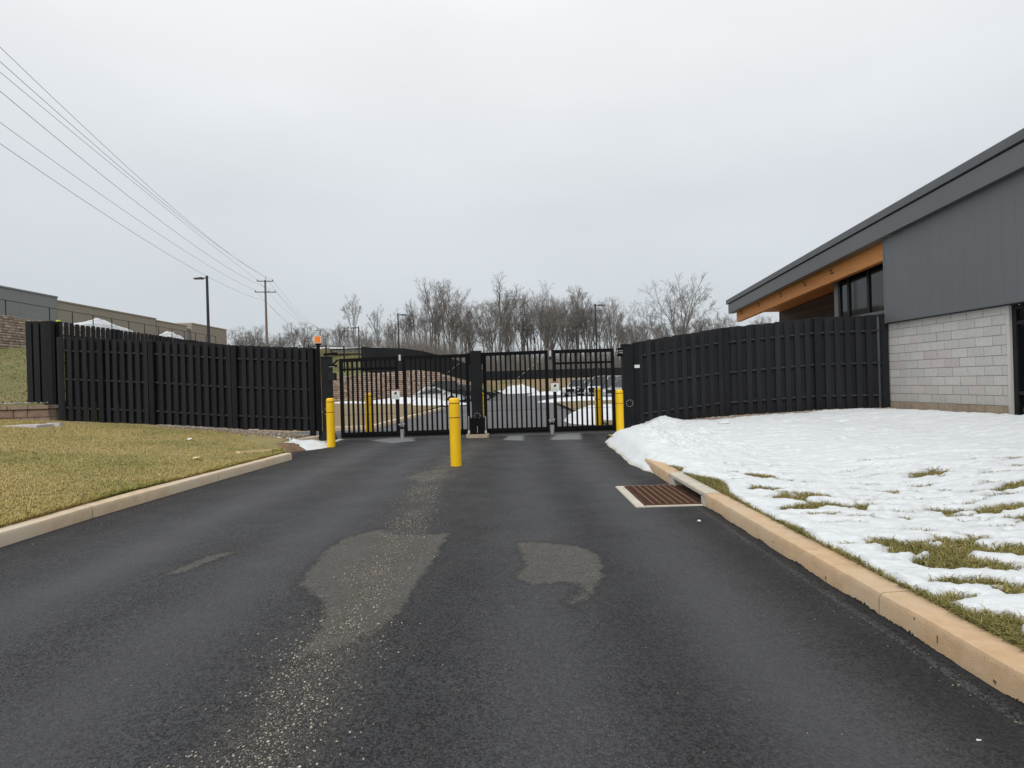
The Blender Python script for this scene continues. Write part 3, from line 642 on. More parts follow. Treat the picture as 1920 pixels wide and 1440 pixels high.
# ------------------------------------------------------------------ bollards
def bollard_proto(H=1.27, rad=.102):
    t = thing('bollard', '', 'bollard', (0, 0, 0), group='yellow bollards guarding the gate')
    pr = [(rad * 1.02, -.1), (rad * 1.02, H - .095)]
    pr += [(rad * 1.02, H - .06)] + [(rad * (.97 - .42 * (k / 5) ** 2.2), H - .055 + .055 * math.sin(math.pi / 2 * k / 5)) for k in range(6)]
    MB().lathe(pr, 32).build('sleeve', 'yellow', t, smooth=True, autos=True)
    for z in (H - .10, H - .365): MB().lathe([(rad * 1.035, z - .007), (rad * 1.035, z + .007)], 32).build('tape_band', 'band', t, smooth=True, autos=True)
    return t
bp = bollard_proto()
BOL = [(-4.74, 14.42, 'yellow bollard in front of the left gate post', 0), (-1.09, 10.41, 'nearest yellow bollard standing alone in the middle of the driveway', .006),
       (2.86, 14.85, 'yellow bollard in the snow edge by the right gate post', -.004), (-4.81, 18.5, 'yellow bollard behind the bars of the left gate', .004),
       (2.80, 18.2, 'yellow bollard behind the bars of the right gate', 0), (-1.02, 17.7, 'yellow bollard half hidden behind the middle gate post', 0)]
for i, (x_, y_, l, tl) in enumerate(BOL):
    q = bp if i == 0 else copy_tree(bp); q.location = (x_, y_, 0); q.rotation_euler = (0, tl, random.random() * 6); q['label'] = l
    q.scale = (1, 1, {3: 1.05, 4: 1.02}.get(i, 1.0))

# ------------------------------------------------------------------ gate posts and bi-fold gates
GY = 16.1
def bolt_ring(t, x_, z, r0, yf, n=12):
    me = MB().lathe([(.011, 0), (.011, .012)], 6).mesh('bolt', 'silver')
    for k in range(n):
        a_ = 2 * math.pi * k / n; o = put('bolt', me, t, (x_ + r0 * math.cos(a_), yf, z + r0 * math.sin(a_))); o.rotation_euler.x = R(90)
gp = thing('gate_post', 'black square steel post hinging the left gate beside the fence', 'gate post', (-5.36, GY, 0))
MB().box(-.13, .13, -.13, .13, .02, 2.42).build('shaft', 'black', gp, bevel=.008)
MB().box(-.145, .145, -.145, .145, 2.42, 2.445).build('cap', 'black', gp)
MB().hexa([(-.2, -.2, 0), (.2, -.2, 0), (.2, .2, 0), (-.2, .2, 0)], [(-.131, -.131, .3), (.131, -.131, .3), (.131, .131, .3), (-.131, .131, .3)]).build('flared_foot', 'black', gp)
MB().box(-.34, .36, -.30, .30, -.05, .025).build('base_pad', 'conc', gp, bevel=.008)
MB().box(.10, .30, -.2, -.05, 1.75, 1.97).build('motor_box', 'darkmetal', gp, bevel=.006)
m_ = MB(); m_.bar((-.05, -.1, 2.50), (.35, -.1, 2.52), .05, .07); m_.bar((.2, -.1, 2.2), (.36, -.1, 2.34), .045, .045); m_.box(.1, .32, -.16, -.04, 2.15, 2.2); m_.build('drive_arm', 'blackgloss', gp)
MB().box(.12, .27, -.17, -.06, 2.14, 2.149).build('arm_bolt_plate', 'silver', gp)
bolt_ring(gp, -.03, .86, .075, -.131, 4)
gp2 = thing('gate_post', 'black square steel post hinging the right gate beside the snow', 'gate post', (3.36, GY, 0))
MB().box(-.15, .15, -.15, .15, -.02, 2.53).build('shaft', 'black', gp2, bevel=.008)
MB().box(-.165, .165, -.165, .165, 2.53, 2.55).build('cap', 'black', gp2)
MB().box(-.12, .12, -.162, -.150, .72, .98).build('bolt_plate', 'black', gp2)
bolt_ring(gp2, 0, .85, .095, -.162, 10)
m_ = MB(); m_.bar((-.3, -.02, 2.42), (-.1, -.02, 2.46), .05); m_.bar((-.3, -.02, 2.24), (-.1, -.02, 2.24), .05); m_.box(-.26, -.18, -.07, .0, 2.25, 2.41); m_.build('hinge_arm', 'blackgloss', gp2)
m_ = MB(); m_.box(-.25, -.14, -.14, -.04, 2.30, 2.315); m_.box(-.25, -.14, -.14, -.04, 2.36, 2.373); m_.build('hinge_plate', 'silver', gp2)
gp3 = thing('gate_post', 'broad black middle post where both gates meet', 'gate post', (-1.02, GY - .1, 0))
MB().box(-.155, .155, -.12, .12, .13, 2.46).build('shaft', 'black', gp3, bevel=.008)
MB().box(-.165, .165, -.13, .13, 2.46, 2.478).build('cap', 'black', gp3)
MB().box(-.235, .235, -.06, .10, 2.1, 2.43).build('catch_bracket', 'blackgloss', gp3)
MB().box(-.215, .20, -.20, .13, .125, .56).build('motor_box', 'blackgloss', gp3, bevel=.01)
MB().box(-.25, .24, -.22, .15, .10, .124).build('base_plate', 'blackgloss', gp3)
bolt_ring(gp3, .0, .62, .085, -.135, 8)
m_ = MB(); m_.tube([(-.245, -.16, .11), (-.245, -.16, .62)], .018, 8); m_.tube([(.235, -.16, .11), (.235, -.16, .60)], .018, 8); m_.build('conduit', 'galv', gp3)
m_ = MB(); m_.box(-.275, -.215, -.2, -.13, .10, .21); m_.box(.205, .265, -.2, -.13, .10, .19); m_.build('anchor_bracket', 'silver', gp3)
m_ = MB(); m_.box(-.005, .005, -.206, -.2, .14, .33); m_.build('latch_strip', 'silver', gp3)
pd = MB(); pd.prism([(-.33 + .05, -.28), (.33 - .05, -.28), (.33, -.23), (.33, .28), (-.33, .28), (-.33, -.23)], 'z', -.03, .10)
pdo = pd.build('concrete_pad', 'conc2', None, loc=(-1.02, GY - .1, 0), bevel=.012); tag(pdo, 'low buff concrete pad under the middle gate post', 'concrete pad')

def gate(label, loc, leaves, hinge_right):
    t = thing('folding_gate', label, 'gate', (*loc, 0)); ox = loc[0]
    barm = {}
    for li, (x0, x1, z1a, z1b, hi) in enumerate(leaves):
        x0 -= ox; x1 -= ox; sw = .095; z0 = .09
        m = MB()
        m.box(x0, x0 + sw, -.04, .04, z0, z1a); m.box(x1 - sw, x1, -.04, .04, z0, z1b)
        m.hexa([(x0 + sw, -.035, z1a - .10), (x1 - sw, -.035, z1b - .10), (x1 - sw, .035, z1b - .10), (x0 + sw, .035, z1a - .10)], [(x0 + sw, -.035, z1a), (x1 - sw, -.035, z1b), (x1 - sw, .035, z1b), (x0 + sw, .035, z1a)])
        m.box(x0 + sw, x1 - sw, -.035, .035, z0, z0 + .14); m.box(x0 + .02, x1 - .02, -.055, -.036, z0 + .05, z0 + .12)
        lf = m.build('gate_leaf', 'blackgloss', t)
        n = round((x1 - x0 - 2 * sw) / .142) - 1; zt_ = min(z1a, z1b) - .101
        key = round(zt_, 3)
        me = barm.setdefault(key, B(-.026, .026, -.026, .026, z0 + .141, zt_ + .03).mesh('bar', 'blackgloss'))
        for k in range(n): put('bar', me, lf, (x0 + sw + (x1 - x0 - 2 * sw) * (k + 1) / (n + 1), 0, 0))
        if hi: B(x0 + sw + .001, x1 - sw - .001, .027, .05, 2.03, 2.09).build('upper_rail', 'blackgloss', lf)
        # rubber safety edge with its teeth
        s = MB(); s.box(x0, x1, -.03, .03, .068, z0 - .001); nt_ = int((x1 - x0) / .075)
        for k in range(nt_):
            xa = x0 + (x1 - x0) * k / nt_; s.prism([(xa + .008, .0675), (xa + .064, .0675), (xa + .036, .035)], 'y', -.025, .025)
        s.build('safety_edge', 'rubber', lf)
        if not hi:
            xa, xb = (x0 + sw, x1 - sw)
            MB().tube([(xa + .05, .03, 1.0), (xb - .05, .03, 2.25)], .006, 6).build('brace_rod', 'galv', lf)
        MB().tube([(x0 + sw, .034, .735), (x1 - sw, .034, .745)], .005, 6).build('cable', 'darkmetal', lf)
    xm = (leaves[0][1] + leaves[1][0]) / 2 - ox
    me = B(-.04, .04, -.06, -.02, 0, .07).mesh('hinge', 'darkmetal')
    for z in (.30, 2.18): put('hinge', me, t, (xm, 0, z))
    B(-.028, .028, -.065, -.058, 2.25, 2.42).build('hinge_cover', 'silver', t, loc=(xm, 0, .02))
    m = MB(); m.box(xm - .03, xm + .03, -.03, .02, .0, .26); m.build('floor_guide', 'galv', t)
    B(xm - .10, xm + .10, -.075, -.045, .29, .335).build('hinge_bracket', 'blackgloss', t)
    me = B(-.014, .014, -.05, -.041, -.02, .02).mesh('stop_bolt', 'silver')
    for k, dz in ((-.07, .42), (.07, .44)): put('stop_bolt', me, t, (xm + k, 0, dz))
    return t
gate('left black barred folding gate with two leaves between the posts', (-5.2, GY), [(-4.99, -3.29, 2.37, 2.40, True), (-3.16, -1.235, 2.40, 2.41, False)], False)
gate('right black barred folding gate with two leaves between the posts', (-.83, GY), [(-.83, 1.06, 2.43, 2.45, False), (1.19, 2.98, 2.45, 2.45, True)], True)

def warning_sign(x_, z, label):
    t = thing('warning_sign', label, 'sign', (x_, GY - .07, z), group='warning signs on the gate')
    B(-.115, .115, -.004, .004, -.145, .145).build('panel', 'white', t)
    B(-.112, .112, -.0055, -.0042, .108, .142).build('header_band', 'signred', t)
    m = MB(); m.prism([(-.035, .035), (.0, .075), (.038, .07), (.03, .03), (.045, -.01), (.01, .005), (-.03, -.015), (-.045, .01)], 'y', -.0055, -.0042); m.build('pictogram', 'ink', t)
    m = MB()
    for k in range(5): m.box(-.095 + .01 * (k % 2), .095 - .02 * (k % 3), -.0052, -.0042, -.045 - .02 * k, -.037 - .02 * k)
    m.build('text_lines', 'greyink', t)
    return t
warning_sign(-3.37, 1.30, 'white warning sign with red header on the left gate')
warning_sign(1.24, 1.385, 'white warning sign with red header on the right gate')

bl = thing('beacon_light', 'orange beacon in a pale frame on its post above the left gate', 'beacon', (-5.60, GY + .02, 0))
B(-.04, .04, -.04, .04, 0, 2.80).build('mast', 'blackgloss', bl)
B(-.075, .075, -.06, .06, 2.80, 2.84).build('bracket', 'blackgloss', bl)
m = MB(); m.box(-.10, .10, -.05, .05, 2.84, 2.865); m.box(-.10, -.075, -.05, .05, 2.866, 3.05); m.box(.075, .10, -.05, .05, 2.866, 3.05); m.build('frame', 'paleorange', bl)
MB().box(-.074, .074, -.055, .055, 2.866, 3.045).build('lens', 'amber', bl, bevel=.012)

# ------------------------------------------------------------------ board-on-board fences
def fence(label, P, Z, posts, H=2.45, pitch=.222, w=.142, start=.03, front=-1, off=.043, wb=.19, rails=(.38, 1.22, 2.06), phase=0, skip_first_post=False):
    """P: plan polyline as two points, Z: ground height as function of distance, posts: distances of the posts"""
    a = Vector((*P[0], 0)); b = Vector((*P[1], 0)); Ln = (b - a).length; ang = math.atan2(b.y - a.y, b.x - a.x)
    t = thing('privacy_fence', label, 'fence', (a.x, a.y, 0), ang, group='black board fences')
    pm = MB().box(-w / 2, w / 2, -.010, .010, .0, H).mesh('picket', 'picket')
    pb = MB().box(-wb / 2, wb / 2, -.010, .010, .0, H).mesh('picket', 'picket')
    n = int((Ln - start) / pitch) + 1
    for k in range(n):
        s = start + k * pitch
        if min(abs(s - p) for p in posts) > .13 and s < Ln - .05: 
            o = put('picket', pm, t, (s + random.uniform(-.004, .004), front * off, Z(s) + random.uniform(-.012, .012)))
            o.rotation_euler.y = random.uniform(-.003, .003)
        s2 = s + pitch / 2
        if s2 < Ln - .03: put('picket', pb, t, (s2 + random.uniform(-.006, .006), -front * off, Z(s2) + random.uniform(-.012, .012)))
    po = MB().box(-.075, .075, -.062, .062, -.15, H + .0).mesh('post', 'black', bevel=.006)
    cp = MB().hexa([(-.088, -.075, H), (.088, -.075, H), (.088, .075, H), (-.088, .075, H)], [(-.07, -.058, H + .03), (.07, -.058, H + .03), (.07, .058, H + .03), (-.07, .058, H + .03)]).mesh('post_cap', 'black')
    for i, p in enumerate(posts):
        if skip_first_post and i == 0: continue
        q = put('post', po, t, (p, front * .03, Z(p) - .03)); put('post_cap', cp, q)
    for p in posts[1:-1]:
        for e in (-.105, .105): put('picket', pb, t, (p + e, -front * (off + .024), Z(p + e) + .005))
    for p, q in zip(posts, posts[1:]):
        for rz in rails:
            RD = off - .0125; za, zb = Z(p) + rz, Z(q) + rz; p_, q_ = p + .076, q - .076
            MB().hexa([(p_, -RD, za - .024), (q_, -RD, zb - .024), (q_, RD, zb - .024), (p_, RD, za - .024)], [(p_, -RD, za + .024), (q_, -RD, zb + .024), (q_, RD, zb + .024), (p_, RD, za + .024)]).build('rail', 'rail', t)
    return t
zA = lambda s: np.interp(s, [0, 3.0, 5.3, 7.8], [.82, .62, .42, .27])
fence('long black board fence left of the gate, stepping down to its post', [(-13.42, 16.3), (-5.62, 16.3)], lambda s: float(zA(s)), [.10, 1.40, 2.88, 5.30, 7.55], H=2.45, w=.118, skip_first_post=True)
zR = lambda s: float(np.interp(s, [0, 2.55, 4.85, 6.6], [.14, .44, .57, .56]))
fence('black board fence on the right between gate and block building', [(3.55, 16.12), (9.76, 14.36)], zR, [.06, 2.52, 4.80, 6.36], H=2.46, pitch=.242, w=.128, start=.2)
fence('short higher black fence panel on the stone wall at far left', [(-14.32, 16.5), (-13.58, 16.5)], lambda s: 1.31, [.66], H=2.46, w=.165, start=.03)
fence('black side fence running back from the corner behind the lawn', [(-13.62, 16.6), (-13.75, 31.0)], lambda s: 1.31, [.1, 2.5, 4.9, 7.3, 9.7, 12.1, 14.3], H=2.46, w=.135, wb=.135, off=.05, front=1)
lp = thing('label_plate', 'small white plate fixed to the fence right of the gate', 'plate', (3.62, 16.0, 1.905))
B(-.075, .075, -.006, .006, -.045, .045).build('plate', 'white', lp)
m = MB(); [m.box(-.045 + .018 * k, -.036 + .018 * k, -.0072, -.0062, -.006, .008) for k in range(6)]; m.build('mark', 'greyink', lp)

# ------------------------------------------------------------------ segmental stone walls
def wall_box(mb, cols, x0, x1, y0, y1, z0, z1, c, jit=.02):
    j = lambda: random.uniform(-jit, jit)
    mb.hexa([(x0, y0 + j(), z0), (x1, y0 + j(), z0), (x1, y1, z0), (x0, y1, z0)], [(x0, y0 + j(), z1), (x1, y0 + j(), z1), (x1, y1, z1), (x0, y1, z1)])
    cols += [c] * 8
sw = thing('retaining_wall', 'low brown stone retaining wall with cap stones at far left', 'wall', (-13.55, 16.2, 0))
bm_ = {}
for row in range(2):
    for k in range(14):
        x1 = -.0 - k * .42 - (.21 if row else 0); x0 = x1 - .408
        if k == 0 and row: x1 = 0
        o = MB(); j = lambda: random.uniform(-.015, .015)
        o.hexa([(x0, j(), .70 + row * .23), (x1, j(), .70 + row * .23), (x1, .28, .70 + row * .23), (x0, .28, .70 + row * .23)], [(x0, j() + .01, .922 + row * .23), (x1, j() + .01, .922 + row * .23), (x1, .28, .922 + row * .23), (x0, .28, .922 + row * .23)])
        ob = o.build('stone_block', random.choice(['stoneA', 'stoneB', 'stoneC']) if 'stoneA' in M else 'soil', sw, bevel=.01)
for nme, c1, c2 in (('stoneA', (.25, .17, .13), (.17, .115, .09)), ('stoneB', (.30, .23, .18), (.21, .155, .12)), ('stoneC', (.22, .14, .105), (.28, .21, .165))):
    M[nme] = mat(nme, c1, c2, 7, .95, .8, 30)
for ch in sw.children:
    ch.data.materials[0] = M[random.choice(['stoneA', 'stoneB', 'stoneC'])]
for k in range(10):
    x1 = .03 - k * .60; B(x1 - .59, x1, -.05, .33, 1.164, 1.285 + random.uniform(-.008, .008)).build('cap_stone', 'stoneB', sw, bevel=.012)

def block_wall(name, label, pts, ztop, zbot, bh, bw, th, cset, yaw_face):
    """joined courses of split-face blocks along a plan polyline; blocks pushed out unevenly"""
    t = thing(name, label, 'wall', (*pts[0], 0)); V = []; F = []; Cc = []
    a = Vector(pts[0]); rn = random.Random(4)
    seg = Vector(pts[1]) - a; Ln = seg.length; d = seg / Ln; nrm = Vector((d.y, -d.x)) * yaw_face
    z = 0; row = 0
    rows = int((max(ztop(s) for s in np.linspace(0, Ln, 40)) - min(zbot(s) for s in np.linspace(0, Ln, 40))) / bh) + 2
    zb0 = min(zbot(s) for s in np.linspace(0, Ln, 40))
    for row in range(rows):
        z0 = zb0 + row * bh; s = -(row % 2) * bw / 2
        while s < Ln:
            w_ = bw * rn.uniform(.7, 1.3); sm = s + w_ / 2; zt_ = ztop(min(max(sm, 0), Ln))
            if z0 < zt_ - .02 and z0 + bh > zbot(min(max(sm, 0), Ln)) - .3:
                z1 = min(z0 + bh - .012, zt_); p = rn.uniform(0, .03); o = len(V)
                for (ss, off, zz) in ((s, p, z0), (s + w_ - .012, p + rn.uniform(-.02, .02), z0), (s + w_ - .012, -th, z0), (s, -th, z0), (s, p - .01, z1), (s + w_ - .012, p - .01, z1), (s + w_ - .012, -th, z1), (s, -th, z1)):
                    q = d * ss + nrm * off; V.append((q.x, q.y, zz))
                F += [tuple(i + o for i in f_) for f_ in ((0, 1, 2, 3), (7, 6, 5, 4), (0, 4, 5, 1), (1, 5, 6, 2), (2, 6, 7, 3), (3, 7, 4, 0))]
                c = np.array(rn.choice(cset)) * rn.uniform(.85, 1.12); Cc += [c] * 8
            s += w_
    o = put('blocks', np_mesh('blocks', np.array(V), np.array(F), 'wallstone', cols=np.array(Cc)), t); o['kind'] = 'stuff'
    return t
WC = [(.46, .37, .31), (.41, .32, .265), (.52, .43, .36), (.36, .28, .235), (.48, .39, .34)]
block_wall('retaining_wall', 'tall brown block retaining wall on top of the grassy slope at left', [(-36.7, 34), (-38.6, 90)], lambda s: 7.57, lambda s: 4.9 + .02 * s, .2, .46, .4, WC, 1)
block_wall('retaining_wall', 'curved top tan block wall seen through the left gate', [(-22, 55), (-2.6, 55)], lambda s: float(np.interp(s - 22, WALL_X, WALL_Z)), lambda s: -.05, .2, .40, .35,
           [(.52, .40, .325), (.46, .345, .28), (.57, .45, .37), (.41, .305, .245), (.54, .43, .37)], 1)

# chain-link fence along the top of the hill wall (posts and rail)
cf = thing('chain_link_fence', 'dark chain link fence along the top of the left hill wall', 'fence', (-37.0, 36, 7.5))
pm = MB().tube([(0, 0, 0), (0, 0, 1.27)], .035, 6).mesh('post', 'darkmetal'); pts = []
for k in range(15):
    y_ = k * 2.45 + (1.6 if k > 2 else 0); x_ = -.034 * y_; put('post', pm, cf, (x_, y_, 0)); pts.append((x_, y_))
MB().tube([(*p, 1.26) for p in pts], .028, 6).build('top_rail', 'darkmetal', cf)
m = MB()
for p, q in zip(pts, pts[1:]):
    n = 12
    for k in range(n):
        for s in (0, 1):
            u0, u1 = k / n, (k + 1) / n; A_ = lambda u: (p[0] + (q[0] - p[0]) * u, p[1] + (q[1] - p[1]) * u)
            z0, z1 = (.05, 1.24) if s else (1.24, .05); m.bar((*A_(u0), z0), (*A_(u1), z1), .004)
w_ = m.build('wire_mesh', 'wire', cf); w_['kind'] = 'stuff'

# ------------------------------------------------------------------ warehouse on the hill (x = -70)
wh = thing('warehouse', 'long grey and beige flat roofed warehouse on the hill at left', 'building', (-70, 70, 7))
for (y0, y1, zt_, m_n, dx) in ((60, 85.6, 16.8, 'tilt1', .25), (85.62, 109.7, 16.3, 'tilt2', 0), (109.72, 119.8, 15.95, 'tilt3', .12), (119.82, 121.5, 15.4, 'tilt1', -.2), (121.52, 136.4, 16.75, 'tilt3', .2)):
    n = max(1, round((y1 - y0) / 6.2)); q = (y1 - y0) / n
    for k in range(n):
        MB().box(-30, dx, y0 + q * k - 70 + .01, y0 + q * (k + 1) - 70 - .01, 0, zt_ - 7).build('wall_panel', m_n, wh)
    MB().box(-30, dx + .12, y0 - 70, y1 - 70, zt_ - 7 + .002, zt_ - 7 + .22).build('coping', 'cornice' if y0 > 121 else m_n, wh)

# ------------------------------------------------------------------ street lamps
def lamp(label, X, Y, ztop, zbase, side, hs=1.0, r0=.075):
    t = thing('street_lamp', label, 'street lamp', (X, Y, zbase), group='car park lamp posts'); H = ztop - zbase
    MB().hexa([(-r0, -r0, 0), (r0, -r0, 0), (r0, r0, 0), (-r0, r0, 0)], [(-r0 * .8, -r0 * .8, H), (r0 * .8, -r0 * .8, H), (r0 * .8, r0 * .8, H), (-r0 * .8, r0 * .8, H)]).build('post', 'lamppost', t)
    MB().tube([(0, 0, -.4), (0, 0, .12)], .25, 10).build('footing', 'conc', t)
    MB().bar((side * r0, 0, H - .17), (side * .36, 0, H - .17), .06, .07).build('arm', 'lamppost', t)
    MB().hexa([(side * .30, -.16, H - .24), (side * .95 * hs, -.14, H - .22), (side * .95 * hs, .14, H - .22), (side * .30, .16, H - .24)], [(side * .34, -.13, H - .10), (side * .9 * hs, -.11, H - .15), (side * .9 * hs, .11, H - .15), (side * .34, .13, H - .10)]).build('lamp_head', 'lamppost', t)
    MB().box(min(side * .42, side * .88 * hs), max(side * .42, side * .88 * hs), -.10, .10, H - .25, H - .242).build('lens', 'silver', t)
    return t
lamp('tall dark lamp post behind the left fence, nearest of the lamp posts', -21.77, 40, 9.94, float(z_ground(-21.77, 40.)), -1)
lamp('dark lamp post above the middle of the left gate', -12.12, 60, 9.5, float(z_ground(-12.12, 60.)), 1)
lamp('dark lamp post above the right gate before the woods', 9.25, 60, 9.92, 0, 1, r0=.085)
lamp('thin far lamp post by the lone spreading tree left of centre', -19.7, 72, 9.55, float(z_ground(-19.7, 72.)), -1, 1.2)
lamp('small distant lamp post among trunks left of the tall right lamp', 9.7, 82, 9.75, 0, 1)

# ------------------------------------------------------------------ utility poles and wires
def utility_pole(label, X, Y, zt_, zb, yaw):
    t = thing('utility_pole', label, 'utility pole', (X, Y, zb), yaw, group='wooden utility poles'); H = zt_ - zb - .45
    MB().tube([(0, 0, 0), (0, 0, H)], [.19, .13], 10).build('mast', 'pole', t, smooth=True, autos=True)
    MB().bar((-1.1, -.16, H - .18), (1.1, -.16, H - .18), .11, .12).build('crossarm', 'crossarm', t)
    MB().bar((-1.4, -.16, H - 1.75), (1.4, -.16, H - 1.75), .11, .12).build('crossarm', 'crossarm', t)
    me = MB().lathe([(.03, 0), (.055, .05), (.03, .1), (.055, .15), (.03, .22)], 8).mesh('insulator', 'crossarm')
    for x_, z in ((-1.02, H - .12), (1.02, H - .12), (-1.32, H - 1.69), (.5, H - 1.69), (1.32, H - 1.69)): put('insulator', me, t, (x_, -.16, z))
    MB().tube([(0.05, 0, H), (.05, 0, H + .45)], .03, 6).build('top_pin', 'crossarm', t)
    return t
ZP = float(z_ground(-35.2, 80.)); LY = math.atan2(70, -16.3) - math.pi / 2
utility_pole('wooden utility pole with two crossarms behind the left fence', -35.16, 80, 17.95, ZP, LY)
utility_pole('far small utility pole above the orange beacon', -51.47, 150, 18.0, float(z_ground(-51.5, 150.)), LY)
def wire(label, off, dz, zA_, sag, z2):
    """span from beyond the frame at the left to the near pole and on to the far pole"""
    c, s = math.cos(LY), math.sin(LY); P = []
    p0 = Vector((-35.16 + .235 * 70, 10, 0)); p1 = Vector((-35.16, 80, 0)); p2 = Vector((-51.47, 150, 0)); o = Vector((off * c, off * s, 0))
    for k in range(25): u = k / 24; q = p0.lerp(p1, u) + o; q.z = zA_ + (dz - zA_) * u - sag * 4 * u * (1 - u); P.append(q)
    for k in range(1, 17): u = k / 16; q = p1.lerp(p2, u) + o; q.z = dz + (z2 - dz) * u - 1.4 * 4 * u * (1 - u); P.append(q)
    b_ = MB().tube(P, .012, 5).build('power_line', 'wire'); tag(b_, label, 'power line', 'overhead power lines'); return b_
T_ = 17.95
WIRES = [('topmost of the overhead power lines', 0.05, T_ - .05, 17.9, 1.5), ('second power line from the top', 1.02, T_ - .42, 15.9, 1.4), ('third power line from the top', -1.02, T_ - .42, 16.9, .4),
         ('middle power line, fourth from the top', 1.32, T_ - 1.98, 14.6, 1.7), ('fifth power line from the top, second lowest', -1.32, T_ - 1.98, 15.2, 1.1), ('lowest of the overhead power lines', 0.0, T_ - 3.5, 13.4, 1.5)]
for (l, off, dz, za, sg) in WIRES: wire(l, off, dz, za, sg, dz + .05)

# ------------------------------------------------------------------ ornamental and mesh fences beyond the gate
pf = thing('picket_fence', 'dark fence along the top of the tan wall and the far bank', 'fence', (-21, 57.5, 0))
FP = [(-21, 57.5, 3.7, 6.15), (-19.2, 57.6, 3.68, 6.05), (-17.4, 57.8, 3.62, 5.95), (-15.6, 58, 3.5, 5.85), (-13.4, 58.6, 3.2, 5.7), (-11.4, 59, 3.1, 5.62), (-9.6, 60, 2.95, 5.35), (-8.0, 62, 2.3, 4.95), (-6.4, 66, 1.9, 4.5), (-5.2, 72, 1.8, 4.1), (-4.6, 82, 1.7, 3.9), (-4.8, 94, 1.9, 4.0), (-6, 110, 2.35, 4.15)]
m2 = B(-.04, .04, -.04, .04, 0, 1).mesh('post', 'darkmetal')
for i, (p, q) in enumerate(zip(FP, FP[1:])):
    L_ = math.hypot(q[0] - p[0], q[1] - p[1]); rx = lambda u: (p[0] + (q[0] - p[0]) * u + 21, p[1] + (q[1] - p[1]) * u - 57.5, p[2] + (q[2] - p[2]) * u, p[3] + (q[3] - p[3]) * u)
    a0 = rx(0); o = put('post', m2, pf, (a0[0], a0[1], a0[2] - .4)); o.scale.z = a0[3] - a0[2] + .45
    if i < 3:
        m = MB(); n = int(L_ / .13)
        for k in range(n): c_ = rx((k + .5) / n); m.box(c_[0] - .014, c_[0] + .014, c_[1] - .014, c_[1] + .014, c_[2] - .3, c_[3])
        s_ = m.build('pickets', 'darkmetal', pf); s_['kind'] = 'stuff'
        a1, b1 = rx(0), rx(1); m = MB(); m.bar((a1[0], a1[1], a1[3] - .12), (b1[0], b1[1], b1[3] - .12), .05); m.bar((a1[0], a1[1], a1[2] + .15), (b1[0], b1[1], b1[2] + .15), .05); m.build('rails', 'darkmetal', pf)
    else:
        a1, b1 = rx(0), rx(1); m = MB(); m.hexa([(a1[0], a1[1] - .02, a1[2] - .25), (b1[0], b1[1] - .02, b1[2] - .25), (b1[0], b1[1] + .02, b1[2] - .25), (a1[0], a1[1] + .02, a1[2] - .25)], [(a1[0], a1[1] - .02, a1[3]), (b1[0], b1[1] - .02, b1[3]), (b1[0], b1[1] + .02, b1[3]), (a1[0], a1[1] + .02, a1[3])])
        m.build('screen_panel', 'screen', pf)
ff = thing('screen_fence', 'long low dark fence across the far bank before the woods', 'fence', (-6, 110, 2.2))
for k in range(22):
    x_ = k * 2.6; B(x_ + .03, x_ + 2.57, -.02, .02, .1, 1.95).build('screen_panel', 'screen', ff); put('post', m2, ff, (x_, 0, -.2)).scale.z = 2.2

# ------------------------------------------------------------------ right-hand building
SB = math.atan2(-.03, 1.0) * -1
bd = thing('block_building', 'low building with grey metal siding, pale block base and timber eaves', 'building', (9.75, 14.35, .5), math.atan(.03))
Zb = -.5
def bx(x0, x1, y0, y1, z0, z1): return (x0, x1, y0, y1, z0 + Zb, z1 + Zb)
MB().box(*bx(.012, .25, -3.34, .0, .2, 2.80)).build('backing_wall', 'mortar', bd)
rows = 11; bhh = .2032; z0 = .575
blk = {}
for rI in range(rows):
    off = .0 if rI % 2 == 0 else .203; s = -.37 + off + .4064
    zz = z0 + rI * bhh - (0 if rI else .12)
    while s > -3.33:
        a_, b_ = max(s - .4064, -3.335), min(s, -.0)
        if b_ - a_ > .03:
            key = (round(b_ - a_, 3), rI == 0)
            if key not in blk:
                blk[key] = MB().box(-.0, .2, -(b_ - a_) + .0045, -.0045, .004, bhh - .005 + (.12 if rI == 0 else 0)).mesh('block', 'block', bevel=.004)
            me = blk[key]
            kind_ = 'blockbase' if rI == 0 else ('blockpink' if (random.random() < .05 or (rI in (5, 6) and -1.9 < s < -1.0)) else 'block')
            o = put('block', me, bd, (random.uniform(-.003, .003), b_, zz + Zb))
            if kind_ != 'block': o.material_slots[0].link = 'OBJECT'; o.material_slots[0].material = M[kind_]
        s -= .4064
MB().box(*bx(-.006, .2, -3.40, -3.337, .4, 2.80)).build('window_jamb_block', 'block', bd)
# wall beyond the window, out of frame
MB().box(*bx(0, .25, -20, -5.6, .1, 2.80)).build('side_wall', 'block', bd)
